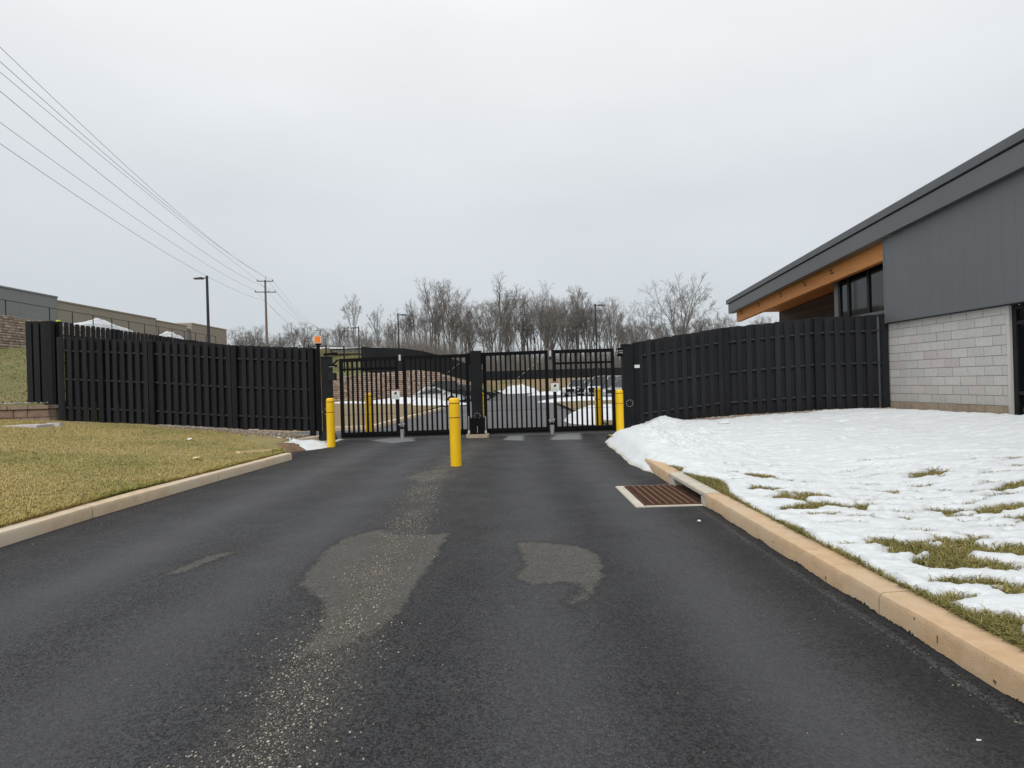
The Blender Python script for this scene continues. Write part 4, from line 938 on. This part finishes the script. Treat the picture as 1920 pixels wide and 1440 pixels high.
# siding panels
XS = -.10; topz = lambda s: 4.995 - .0865 * s
s = -.10; w_ = .30; k = 0
while s > -20:
    e1 = s - w_ if s > -6 else s - 3.5
    MB().hexa([(XS, e1 + .0010, 2.79 + Zb), (XS + .06, e1 + .0010, 2.79 + Zb), (XS + .06, s - .0010, 2.79 + Zb), (XS, s - .0010, 2.79 + Zb)],
              [(XS, e1 + .0010, topz(e1) + Zb), (XS + .06, e1 + .0010, topz(e1) + Zb), (XS + .06, s - .0010, topz(s) + Zb), (XS, s - .0010, topz(s) + Zb)]).build('siding_panel', 'siding', bd)
    s = e1
MB().hexa([(XS + .02, -20, 2.80 + Zb), (.3, -20, 2.80 + Zb), (.3, -.13, 2.80 + Zb), (XS + .02, -.13, 2.80 + Zb)], [(XS + .02, -20, topz(-20) + Zb), (.3, -20, topz(-20) + Zb), (.3, -.13, topz(-.13) + Zb), (XS + .02, -.13, topz(-.13) + Zb)]).build('upper_wall', 'darkmetal', bd)
MB().box(*bx(XS - .012, .05, -20, -.095, 2.765, 2.787)).build('drip_flashing', 'darkmetal', bd)
MB().box(*bx(XS - .006, .3, -.098, -.05, 2.775, 5.0)).build('corner_trim', 'siding', bd)
# fascia, roof edge, roof
def slab(x0, x1, s0, s1, zf0, zf1):
    """box sloping along s; zf0/zf1 bottom and top height functions"""
    return MB().hexa([(x0, s0, zf0(s0) + Zb), (x1, s0, zf0(s0) + Zb), (x1, s1, zf0(s1) + Zb), (x0, s1, zf0(s1) + Zb)], [(x0, s0, zf1(s0) + Zb), (x1, s0, zf1(s0) + Zb), (x1, s1, zf1(s1) + Zb), (x0, s1, zf1(s1) + Zb)])
fb = lambda s: 4.945 - .0815 * s; ft = lambda s: 5.365 - .0865 * s; re = lambda s: 5.605 - .0880 * s
segs = [9.1, -.42, -6, -12, -20]
for a_, b_ in zip(segs, segs[1:]): slab(-.25, -.2 if a_ < 0 else .0, b_ + .002, a_ - .002, fb, ft).build('fascia_panel', 'fascia', bd)
slab(-.235, .0, -20, 9.08, lambda s: ft(s) + .001, lambda s: ft(s) + .045).build('shadow_gap', 'darkmetal', bd)
slab(-.285, .02, -20, 9.25, lambda s: ft(s) + .046, lambda s: ft(s) + .085).build('drip_edge', 'roofedge', bd)
slab(-.27, .02, -20, 9.27, lambda s: ft(s) + .086, re).build('roof_edge', 'roofedge', bd)
slab(.021, 16, -20, 9.1, lambda s: ft(s) - .10, lambda s: re(s) - .02).build('roof', 'roofedge', bd)
# timber beam and soffit
bb = lambda s: 4.47 - .0705 * s; bt = lambda s: 4.90 - .0700 * s
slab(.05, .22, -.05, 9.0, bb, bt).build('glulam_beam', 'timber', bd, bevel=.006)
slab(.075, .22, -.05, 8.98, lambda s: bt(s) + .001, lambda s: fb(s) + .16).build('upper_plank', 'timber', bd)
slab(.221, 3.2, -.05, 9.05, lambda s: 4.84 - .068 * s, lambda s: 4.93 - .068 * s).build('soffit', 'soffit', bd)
me = B(-.012, .0, -.055, .055, -.02, .02).mesh('bracket_slot', 'darkmetal')
for s in (8.5, 7.0, 5.35, 3.8, 2.35):
    for dz in (.25, .34): put('bracket_slot', me, bd, (.05 - .001, s + (dz - .25) * .6, bb(s) + dz + Zb))
# clerestory window bay
gl0, gl1 = .38, 2.80
MB().box(*bx(.42, .46, gl0 - .3, gl1, .4, 3.2)).build('bay_wall', 'siding', bd)
wb = MB().box(*bx(.36, .47, gl0 - .45, gl1 + .02, 3.12, 3.20)).build('window_sill', 'fascia', bd)
wt = lambda s: 4.62 - .07 * s
wf = slab(.37, .46, gl0 - .4, gl1, lambda s: wt(s) - .08, lambda s: wt(s) + .25).build('window_head', 'darkmetal', bd)
for a_, b_, mm_ in ((2.60, 2.80, 'siding'), (2.50, 2.598, 'darkmetal'), (2.08, 2.17, 'darkmetal'), (1.20, 1.29, 'darkmetal'), (.10, .18, 'darkmetal')):
    MB().box(*bx(.37, .46, a_, b_, 3.201, wt(b_) - .081)).build('mullion', mm_, bd)
for a_, b_ in ((2.172, 2.498), (1.292, 2.078), (.182, 1.198), (-.3, .098)): slab(.41, .43, a_, b_, lambda s: 3.2015, lambda s: wt(s) - .082).build('pane', 'glass', bd)
MB().box(*bx(.47, 1.95, gl1 - .04, gl1, .4, 4.6)).build('bay_return', 'siding', bd)
MB().box(*bx(.8, .85, -.2, gl1 - .1, .4, 4.7)).build('room_back', 'interior', bd)
# dark board wall at the back of the porch
for k in range(24):
    z = .6 + k * .165
    top_ = 4.82 - .068 * 2.9
    if z > 4.15: 
        slab(1.97, 2.0, gl1 - .1, min(9.1, (4.83 - z) / .068 if False else 9.1), lambda s, z=z: min(z, 4.83 - .068 * s), lambda s, z=z: min(z + .157, 4.835 - .068 * s)).build('wall_board', 'board', bd)
    else: MB().box(*bx(1.97, 2.0, gl1 - .1, 9.1, z, z + .157)).build('wall_board', 'board', bd)
MB().box(*bx(2.01, 6, gl1 - .1, 9.08, .3, 4.2)).build('porch_wall', 'interior', bd)
MB().box(*bx(1.955, 2.02, 9.101, 9.16, .3, 4.28)).build('corner_board', 'board', bd)
v = MB(); v.box(*bx(1.955, 1.969, 2.85, 4.3, 4.0, 4.48))
lo = v.build('louvre_vent', 'dark', bd)
me = MB().box(*bx(1.935, 1.954, 2.87, 4.28, 0, .03)).mesh('slat', 'darkmetal')
for k in range(6): put('slat', me, lo, (0, 0, 4.03 + k * .075))
# dark window at the right edge
wr = MB(); W0, W1 = -5.6, -3.402
wr.box(*bx(.05, .14, W1 - .09, W1, .52, 2.76)); wr.box(*bx(.05, .14, W0, W0 + .09, .52, 2.76)); wr.box(*bx(.05, .14, W0 + .09, W1 - .09, 2.68, 2.759)); wr.box(*bx(.05, .14, W0 + .09, W1 - .09, .521, .60))
wo_ = wr.build('window_frame', 'darkmetal', bd)
MB().box(*bx(.055, .135, W0 + .091, W1 - .091, 2.38, 2.45)).build('transom', 'darkmetal', wo_)
MB().box(*bx(.055, .135, W0 + .091, W1 - .091, 1.0, 1.07)).build('transom', 'darkmetal', wo_)
MB().box(*bx(.09, .10, W0 + .091, W1 - .091, 1.071, 2.379)).build('pane', 'glassb', wo_)
MB().box(*bx(.09, .10, W0 + .091, W1 - .091, 2.451, 2.679)).build('pane', 'glassb', wo_)
MB().box(*bx(.09, .10, W0 + .091, W1 - .091, .601, .999)).build('pane', 'glassb', wo_)
MB().box(*bx(.22, .26, W0, W1, .4, 2.8)).build('room_back', 'interior', bd)
MB().box(*bx(-.02, .12, W0, W1, .42, .518)).build('window_sill', 'conc', bd)

# ------------------------------------------------------------------ cars
def car(label, X, Y, yaw, paint, L=4.8, W=1.85, H=1.45, kind='sedan', z=0.0):
    t = thing('parked_car', label, 'car', (X, Y, z), yaw, group='cars parked inside the gate')
    h2 = W / 2; wr_ = .33 if kind == 'sedan' else .38; gc = .22 if kind == 'sedan' else .3
    belt = H * (.60 if kind == 'sedan' else .58); hood = belt - .04
    f, b = L / 2, -L / 2
    if kind == 'sedan': prof = [(b, gc + .1), (b - .02, belt - .28), (b + .12, belt - .02), (b + .95, belt + .02), (f - 1.35, belt), (f - .25, hood - .16), (f, hood - .32), (f - .02, gc + .05)]; roof = [(b + .55, belt), (b + 1.35, H), (f - 2.35, H), (f - 1.25, belt - .01)]
    elif kind == 'van': prof = [(b, gc + .1), (b, belt), (f - 1.0, belt), (f - .2, belt - .28), (f, belt - .5), (f, gc)]; roof = [(b + .02, belt), (b + .15, H), (f - 1.5, H), (f - .75, belt - .03)]
    else: prof = [(b, gc + .1), (b, belt - .02), (f - 1.4, belt), (f - .15, belt - .1), (f, belt - .3), (f, gc)]; roof = [(b + .05, belt), (b + .45, H), (f - 2.25, H), (f - 1.35, belt - .01)]
    bot = []
    for cx in (f - .95, b + .95):
        bot.append([(cx + (wr_ + .07) * math.cos(a), gc - .02 + max(0, (wr_ + .07) * math.sin(a)) + .06) for a in np.linspace(0, math.pi, 8)])
    poly = prof + [(f - .05, gc)] + bot[0] + bot[1] + [(b + .05, gc)]
    bm = MB(); n = len(poly); ring = []
    for y_, k in ((-h2 * .93, 0), (-h2, 1), (h2, 1), (h2 * .93, 0)):
        ring += [(p[0] * (1 if k else .985), y_, p[1]) for p in poly]
    F = [tuple(range(n - 1, -1, -1)), tuple(range(3 * n, 4 * n))]
    for q in range(3): F += [(q * n + i, q * n + (i + 1) % n, (q + 1) * n + (i + 1) % n, (q + 1) * n + i) for i in range(n)]
    bm.add(ring, F).build('body', paint, t, autos=True)
    wb_, wt_ = h2 * .93, h2 * .74
    g_ = lambda pts, s0, s1: [(p[0], s * (wb_ if p[1] < H - .05 else wt_), p[1]) for s in (s0, s1) for p in pts]
    q = g_(roof, -1, 1)
    MB().add(q, [(0, 1, 2, 3), (7, 6, 5, 4), (0, 4, 5, 1), (1, 5, 6, 2), (2, 6, 7, 3), (3, 7, 4, 0)]).build('window_glass', 'glass', t)
    r1, r2 = roof[1], roof[2]
    MB().hexa([(r1[0] - .05, -wt_ - .03, H - .06), (r2[0] + .05, -wt_ - .03, H - .06), (r2[0] + .05, wt_ + .03, H - .06), (r1[0] - .05, wt_ + .03, H - .06)], [(r1[0] + .05, -wt_ + .08, H + .02), (r2[0] - .05, -wt_ + .08, H + .02), (r2[0] - .05, wt_ - .08, H + .02), (r1[0] + .05, wt_ - .08, H + .02)]).build('roof', paint, t)
    for s in (-1, 1):
        for (pa, pb, wd) in ((roof[0], roof[1], .16), (roof[3], roof[2], .08), (((roof[0][0] + roof[3][0]) / 2, belt), ((r1[0] + r2[0]) / 2, H), .09)):
            MB().bar((pa[0], s * (wb_ + .005), pa[1]), (pb[0], s * (wt_ + .005), pb[1] - .04), wd, .03, up=(0, s, 0)).build('pillar', paint, t)
    tm = MB().lathe([(wr_ * .6, -.1), (wr_, -.09), (wr_, .09), (wr_ * .6, .1)], 20).mesh('wheel', 'tyre', smooth=False); rm = MB().lathe([(wr_ * .6, -.105), (wr_ * .6, .105)], 12).mesh('rim', 'rim')
    for cx in (f - .95, b + .95):
        for s in (-1, 1):
            w = put('wheel', tm, t, (cx, s * (h2 - .12), wr_)); w.rotation_euler.x = R(90); put('rim', rm, w)
    for s in (-1, 1):
        MB().box(f - .10, f + .012, min(s * h2 * .55, s * h2 * .9), max(s * h2 * .55, s * h2 * .9), belt - .36, belt - .22).build('headlight', 'headlight', t)
        MB().box(b - .03, b + .06, min(s * h2 * .6, s * h2 * .9), max(s * h2 * .6, s * h2 * .9), belt - .26, belt - .12).build('taillight', 'taillight', t)
        MB().box(f - 1.75, f - 1.6, min(s * h2, s * (h2 + .14)), max(s * h2, s * (h2 + .14)), belt, belt + .12).build('wing_mirror', paint, t)
    MB().box(f - .04, f + .02, -h2 * .5, h2 * .5, gc + .22, belt - .2).build('grille', 'carblack', t)
    MB().box(f - .06, f + .05, -h2 * .92, h2 * .92, gc + .04, gc + .2).build('bumper', 'carsilver' if kind != 'sedan' else paint, t)
    return t
car('white sedan parked behind the snow beyond the left gate', -6.66, 49.4, .0, 'carwhite', L=4.6, W=1.75, H=1.42)
car('black tall car parked just behind the white sedan', -5.35, 51.9, .0, 'carblack', L=4.5, W=1.85, H=1.92, kind='suv')
car('far black sedan just right of the middle gate post', -3.75, 53.9, .0, 'carblack', L=4.6, W=1.75, H=1.5)
car('white sport utility car at the left end of the right row', 7.1, 58.0, R(-122), 'carwhite', W=1.95, H=1.8, kind='suv')
car('dark blue sport utility car beside the white one', 8.5, 56.6, R(-128), 'carblue', W=1.95, H=1.8, kind='suv')
car('white van parked in the middle of the right row', 9.1, 53.2, R(-128), 'carwhite', L=5.2, W=1.98, H=2.0, kind='van')
car('black sport utility car half hidden behind the right rear bollard', 9.35, 49.5, R(-130), 'carblack', W=1.95, H=1.75, kind='suv')
car('silver car parked nearest the right gate post', 9.7, 47.0, R(-130), 'carsilver', W=1.9, H=1.7, kind='suv')

# ------------------------------------------------------------------ far snow heaps
def heap(label, cx, cy, rx, ry, h, z0=0.0, seed=1, name='snow_pile', n=34, m='hillsnow', pw=1.0):
    xs = np.linspace(-1.15, 1.15, n); X, Y = np.meshgrid(xs, xs); rr_ = np.hypot(X, Y) * (1 + .45 * (fbm(X * 1.6 + seed * 7, Y * 1.6 + seed * 3, 3) - .5))
    f_ = 1 - rr_ ** 2
    Z = np.where(f_ > 0, h * np.clip(f_, 0, 1) ** (.8 * pw) * (.65 + .7 * fbm(X * 2 + seed, Y * 2, 3)) * (.9 + .2 * fbm(X * 9, Y * 9, 2)), f_ * min(h, .5) * .6) - .012
    i = np.arange(n * n).reshape(n, n); T = np.stack([i[:-1, :-1], i[:-1, 1:], i[1:, 1:], i[1:, :-1]], -1).reshape(-1, 4)
    keep = (rr_.ravel() < 1.12)[T].all(1)
    me = np_mesh(name, np.stack([X * rx, Y * ry, Z], -1).reshape(-1, 3), T[keep], m, smooth=True)
    o = put(name, me, None, (cx, cy, z0)); return tag(o, label, 'snow pile', 'snow piles')
heap('long snow bank below the tan wall behind the left gate', -8.9, 45, 4.1, 2.0, .55, .13, 2)
heap('small snow ridge left of the rear left bollard', -13.2, 44.5, 1.6, .8, .25, .25, 3)
heap('snow bank in front of the parked white sedan', -5.7, 42.0, 2.2, 2.2, .30, .12, 4)
heap('large rounded snow heap in the middle of the car park', .9, 88, 3.2, 3.0, 1.35, .0, 5)
heap('near snow heap at the kerb behind the right gate', 3.55, 21.6, 1.55, 2.6, .60, .02, 6)
heap('low snow patch behind the right rear bollard', 6.4, 24, 2.2, 1.6, .30, .12, 7)
heap('flat snow bank before the row of cars at right', 5.6, 44, 3.6, 2.6, .35, .0, 8)
heap('low white snow strip right of the big heap', 6.2, 70, 4.2, 2.0, .5, 0, 9)
heap('thin snow ridge left of the big far heap', -2.4, 88, 2.2, 1.4, .55, 0, 10)
heap('snow mound on the hill wall above the left fence', -38.6, 52.5, .9, 4.6, 1.05, 7.5, 11)
heap('smaller snow mound farther along the hill wall', -38.9, 63.5, .8, 3.0, 1.1, 7.5, 12)
heap('thin snow line on the far hillside behind the picket fence', -26, 76, 9, 1.6, .35, float(z_ground(-26., 76.)) - .1, 13)
# flume beside the left kerb: bare soil, snow heap, straw edge
heap('small white snow heap on the asphalt beside the left kerb end', -5.62, 14.5, .86, .85, .21, -.005, 14)
heap('thin tongue of snow reaching onto the green lawn', -6.55, 15.15, .75, .26, .15, .10, 15)
sm = heap('bare brown soil hump between kerb end and snow heap', -5.72, 13.85, .55, .62, .20, .0, 16, name='soil_mound', m='soil'); sm['category'] = 'soil mound'; del sm['group']
st = MB(); pts = [(-5.95, 11.95), (-5.80, 12.25), (-5.62, 12.5), (-5.42, 12.72)]
V = []; F = []
for i, p in enumerate(pts):
    zz = float(z_lawn_l(np.array(p[0]), np.array(p[1]))); w_ = (.03, .055, .05, .02)[i]
    V += [(p[0] - .06, p[1] + w_, zz + .035), (p[0] + .06, p[1] - w_, zz + .05), (p[0] + .06, p[1] - w_, zz - .05), (p[0] - .06, p[1] + w_, zz - .05)]
for i in range(3): F += [(i * 4 + j, i * 4 + (j + 1) % 4, i * 4 + 4 + (j + 1) % 4, i * 4 + 4 + j) for j in range(4)]
F += [(0, 1, 2, 3), (12, 13, 14, 15)]
tag(st.add(V, F).build('straw_strip', 'straw'), 'pale straw coloured strip lying in the grass near the kerb end', 'strip')

# small things on the ground
uc = thing('utility_cover', 'flat pale grey utility cover in the grass below the stone wall', 'utility cover', (-12.75, 14.5, float(z_lawn_l(-12.75, 14.5)) - .045))
MB().box(-.56, .56, -.30, .30, -.05, .075).build('lid', 'lid', uc, bevel=.012)
MB().box(.35, .72, .22, .34, -.05, .095).build('side_rim', 'lid', uc, bevel=.008)
def scrap(name, label, cat, x_, y_, z, sx, sy, m):
    b_ = MB(); V = []; n = 6
    for k in range(n): a_ = 6.283 * k / n; V.append((sx * math.cos(a_) * random.uniform(.7, 1.1), sy * math.sin(a_) * random.uniform(.7, 1.1), random.uniform(.005, .03) * min(1, sx / .06)))
    V2 = [(q[0] * .8, q[1] * .8, q[2] + .02 * min(1, sx / .06)) for q in V]
    b_.add(V + V2, [tuple(range(5, -1, -1)), tuple(range(6, 12))] + [(k, (k + 1) % 6, 6 + (k + 1) % 6, 6 + k) for k in range(6)])
    tag(b_.build(name, m, None, loc=(x_, y_, z)), label, cat)
scrap('paper_scrap', 'small white scrap lying on the lawn before the left fence', 'litter', -7.76, 13.3, float(z_lawn_l(-7.76, 13.3)) + .02, .065, .08, 'litter')
scrap('dry_leaf', 'pale yellow leaf lying on the lawn near the kerb', 'leaf', -6.15, 10.75, float(z_lawn_l(-6.15, 10.75)) + .03, .06, .09, 'leaf')
scrap('paper_scrap', 'tiny white scrap on the asphalt beside the storm drain', 'litter', 1.92, 5.82, .0, .022, .035, 'litter')
scrap('paper_scrap', 'tiny pale fragment on the asphalt at lower right', 'litter', 1.85, 2.25, -.004, .013, .006, 'litter')
# lime-green cloth on the hill fence
lc = MB(); n = 10; V = []
for j in range(6):
    for k in range(n):
        a_ = 6.283 * k / n; rr_ = (.30, .36, .38, .30, .2, .05)[j] * random.uniform(.8, 1.15); V.append((rr_ * .6 * math.cos(a_), rr_ * math.sin(a_), (.0, .2, .42, .62, .78, .84)[j]))
F = [(j * n + k, j * n + (k + 1) % n, (j + 1) * n + (k + 1) % n, (j + 1) * n + k) for j in range(5) for k in range(n)] + [tuple(range(n)), tuple(range(5 * n, 6 * n))]
tag(lc.add(V, F).build('lime_cloth', 'lime', None, smooth=True, loc=(-37.75, 46.4, 7.1)), 'bright lime green bundle at the foot of the hilltop chain link fence', 'bundle')

# ------------------------------------------------------------------ bare winter trees
def tree_proto(seed, H, fork, limbs, spread, reach, barkm):
    """a stem forking into ascending limbs; every limb carries laterals, sub-laterals and twigs all along"""
    rn = random.Random(seed); T = MB(); K = MB()
    def side(d, a, t=None):
        t = 6.283 * rn.random() if t is None else t; ref = Vector((0, 0, 1)) if abs(d.z) < .9 else Vector((1, 0, 0)); u = d.cross(ref).normalized(); w = d.cross(u)
        return (d * math.cos(a) + (u * math.cos(t) + w * math.sin(t)) * math.sin(a)).normalized()
    def run(mb, p, d, L, r0, r1, n, sides, up=.07, wob=.08):
        P = [p.copy()]; D = [d.copy()]; q = p.copy(); dd = d.copy()
        for i in range(n):
            dd = (dd + Vector((rn.gauss(0, wob), rn.gauss(0, wob), up + rn.gauss(0, wob * .5)))).normalized(); q = q + dd * L / n; P.append(q.copy()); D.append(dd.copy())
        mb.tube(P, [r0 + (r1 - r0) * i / n for i in range(n + 1)], sides, caps=False); return P, D
    R0 = H * .013; zf = H * fork
    P, D = run(T, Vector((0, 0, -.7)), Vector((rn.gauss(0, .04), rn.gauss(0, .04), 1)).normalized(), zf + .7, R0, R0 * .8, 5, 7, .02, .03)
    ga = rn.random() * 6.28
    def twiggy(P, D, l, r, m, lo=.15):
        for j in range(m):
            u = lo + (1 - lo) * (j + rn.random()) / m; f = min(len(P) - 1.001, u * (len(P) - 1)); i = int(f); b = P[i].lerp(P[i + 1], f - i)
            QP, QD = run(K, b, side(D[i], rn.uniform(.45, .95)), l * rn.uniform(.6, 1.15) * (1.15 - .45 * u), r, r * .6, 2, 3, .03, .05)
            for w in range(3): run(K, QP[0].lerp(QP[-1], rn.uniform(.25, 1)), side(QD[-1], rn.uniform(.3, .7)), l * rn.uniform(.3, .6), r * .62, r * .4, 1, 3, .02, .03)
    def limb(p, d, L, r, lev, a):
        n = (6, 4, 3, 3)[lev]; LP, LD = run(T if lev < 2 else K, p, d, L, r, r * (.68 if lev < 3 else .45), n, (6, 5, 4, 3)[lev], (.05, .04, .03, .02)[lev], .05)
        if lev == 3: return twiggy(LP, LD, H * .050, .017, 6)
        if lev > 0: twiggy(LP, LD, H * .052, .018, 3, .3)
        t0 = rn.random() * 6.28
        kids = 2 if lev else rn.choice((2, 3))
        for k in range(kids): limb(LP[-1], side(LD[-1], rn.uniform(.16, .46) * spread * (1.15 if lev else 1), t0 + k * 6.283 / kids), L * rn.uniform(.52, .74), r * .66 * (.95 if k == 0 else .78), lev + 1, 0)
        i = rn.randint(n // 2, n - 1); limb(LP[i], side(LD[i], rn.uniform(.5, .85) * spread), L * rn.uniform(.42, .6), r * .42, min(3, lev + 1 + (lev > 0)), 0)
    L0 = (H - P[-1].z) * .46
    limb(P[-1], side(D[-1], rn.uniform(0, .12)), L0, R0 * .72, 0, 0)
    for k in range(limbs):
        i = rn.choice((3, 4, 5)); limb(P[i], side(D[i], rn.uniform(.22, .58) * spread, ga + k * 2.4), L0 * rn.uniform(.82, 1.0), R0 * rn.uniform(.42, .58), 0, 0)
    t = thing('bare_tree', '', 'tree'); z_ = max(v[2] for v in K.v); k_ = H / z_
    for mb in (T, K): mb.v = [(x_ * k_, y_ * k_, z * k_) for x_, y_, z in mb.v]
    return t, T.mesh('trunk', barkm), K.mesh('crown', barkm)
PROT = [(1, .22, 6, 1.0, 0, 'bark'), (2, .34, 2, .8, 0, 'bark2'), (3, .28, 3, .8, 0, 'bark'), (4, .40, 2, .75, 0, 'bark2'), (5, .18, 6, .95, 0, 'bark'), (6, .28, 4, .9, 0, 'bark2'), (9, .44, 2, .8, 0, 'bark')]
PR = []
for sd_, fk, stn, spr, up_, bk in PROT:
    t, a_, b_ = tree_proto(sd_, 20.0, fk, stn, spr, up_, bk); PR.append((a_, b_)); bpy.data.objects.remove(t)
def plant(p, X, Y, H, label, sx=1.0, rz=None, zb=None):
    t = thing('bare_tree', label, 'tree', (X, Y, (float(z_ground(X, Y)) if zb is None else zb) - .2), random.uniform(0, 6.28) if rz is None else rz, 'bare trees of the wood beyond the fence')
    k = H / 20; t.scale = (k * sx, k * sx, k); put('trunk', PR[p][0], t); put('crown', PR[p][1], t); return t
def X_at(px, Y): return (px - 960) / 1040 * Y           # rough spread of the wood across the view
BIG = [(0, 935, 118, 22.6, 1.32, 'widest vase shaped tree rising above the middle gate post'), (4, 1290, 116, 22.2, 1.25, 'tall isolated bare tree left of the building eaves'),
       (4, 1020, 121, 21.4, 1.15, 'tall dense tree right of the widest vase shaped one'), (5, 850, 119, 20.4, 1.15, 'tall tree left of the widest vase shaped one'), (2, 805, 122, 19.8, 1.05, 'slim tall tree above the left gate, left of two tall ones'),
       (6, 668, 112, 14.5, .95, 'lone spreading tree beside the far lamp at left'), (1, 713, 114, 12.4, .7, 'small thin tree between two lamp posts'), (5, 1085, 122, 20.4, 1.1, 'tall tree just left of the lamp above the right gate'),
       (5, 1150, 117, 17.5, 1.1, 'broad tree just right of the lamp above the right gate'), (2, 1215, 119, 15.6, .9, 'shorter tree above the right gate post'), (5, 1345, 124, 14, 1.0, 'low tree touching the eaves of the building')]
for p, px, Y, H, sx, l in BIG: plant(p, X_at(px, Y), Y, H, l, sx)
rt = random.Random(99)
for i in range(104):
    px = 612 + i * 7.6 + rt.uniform(-8, 8); Y = rt.uniform(120, 150)
    H = np.interp(px, [600, 680, 760, 800, 930, 1000, 1100, 1200, 1250, 1330, 1420], [10, 10.5, 13, 16.5, 18, 18.5, 17, 14, 12.5, 14, 10]) * rt.uniform(.74, 1.1) * (Y / 125) ** .6
    zone = ('left of the first lamp above the gate' if px < 742 else 'over the left gate by the first lamp' if px < 800 else 'over the left gate near the middle post' if px < 885 else 'behind the widest tree over the middle post' if px < 970 else 'over the right gate near the middle post' if px < 1045 else 'beside the lamp above the right gate' if px < 1135 else 'above the right gate post' if px < 1215 else 'above the right fence' if px < 1300 else 'above the right fence near the eaves')
    plant(rt.choice((1, 2, 3, 1, 5, 6)), X_at(px, Y), Y, H, ('tall' if H * 125 / Y > 13 else 'low') + ' grey bare tree in the wood ' + zone, rt.uniform(.8, 1.15))
for i in range(15):
    px = 446 + i * 10 + rt.uniform(-5, 5); Y = rt.uniform(142, 160)
    plant(rt.choice((0, 5, 6, 2)), X_at(px, Y), Y, rt.uniform(12, 15.5), 'low bare tree of the thin row behind the utility pole', rt.uniform(.9, 1.15), zb=5.0)
for i in range(6):
    plant(rt.choice((0, 5)), X_at(1385 + i * 22, 75), 75, rt.uniform(7.8, 9.8), 'low bare tree seen under the timber eaves of the building', 1.0, zb=.5)
# undergrowth of thin stems at the foot of the wood
rq = np.random.default_rng(77); n = 42000
Y = rq.uniform(113, 140, n); px = rq.uniform(590, 1420, n); X = (px - 960) / 1040 * Y
hh = rq.uniform(1.5, 7.5, n) * np.interp(px, [590, 700, 800, 1200, 1420], [.75, .9, 1.1, .95, .7]); z = z_ground(X, Y)
a_ = rq.uniform(0, 6.28, n); lx_, ly_ = rq.normal(0, .22, n), rq.normal(0, .1, n); w_ = rq.uniform(.010, .030, n)
V = np.zeros((n, 3, 3)); V[:, 0] = np.c_[X - w_, Y, z]; V[:, 1] = np.c_[X + w_, Y, z]; V[:, 2] = np.c_[X + lx_ * hh, Y + ly_ * hh, z + hh]
o = put('thicket', np_mesh('thicket', V.reshape(-1, 3), np.arange(n * 3).reshape(-1, 3), 'bark2')); o['kind'] = 'stuff'
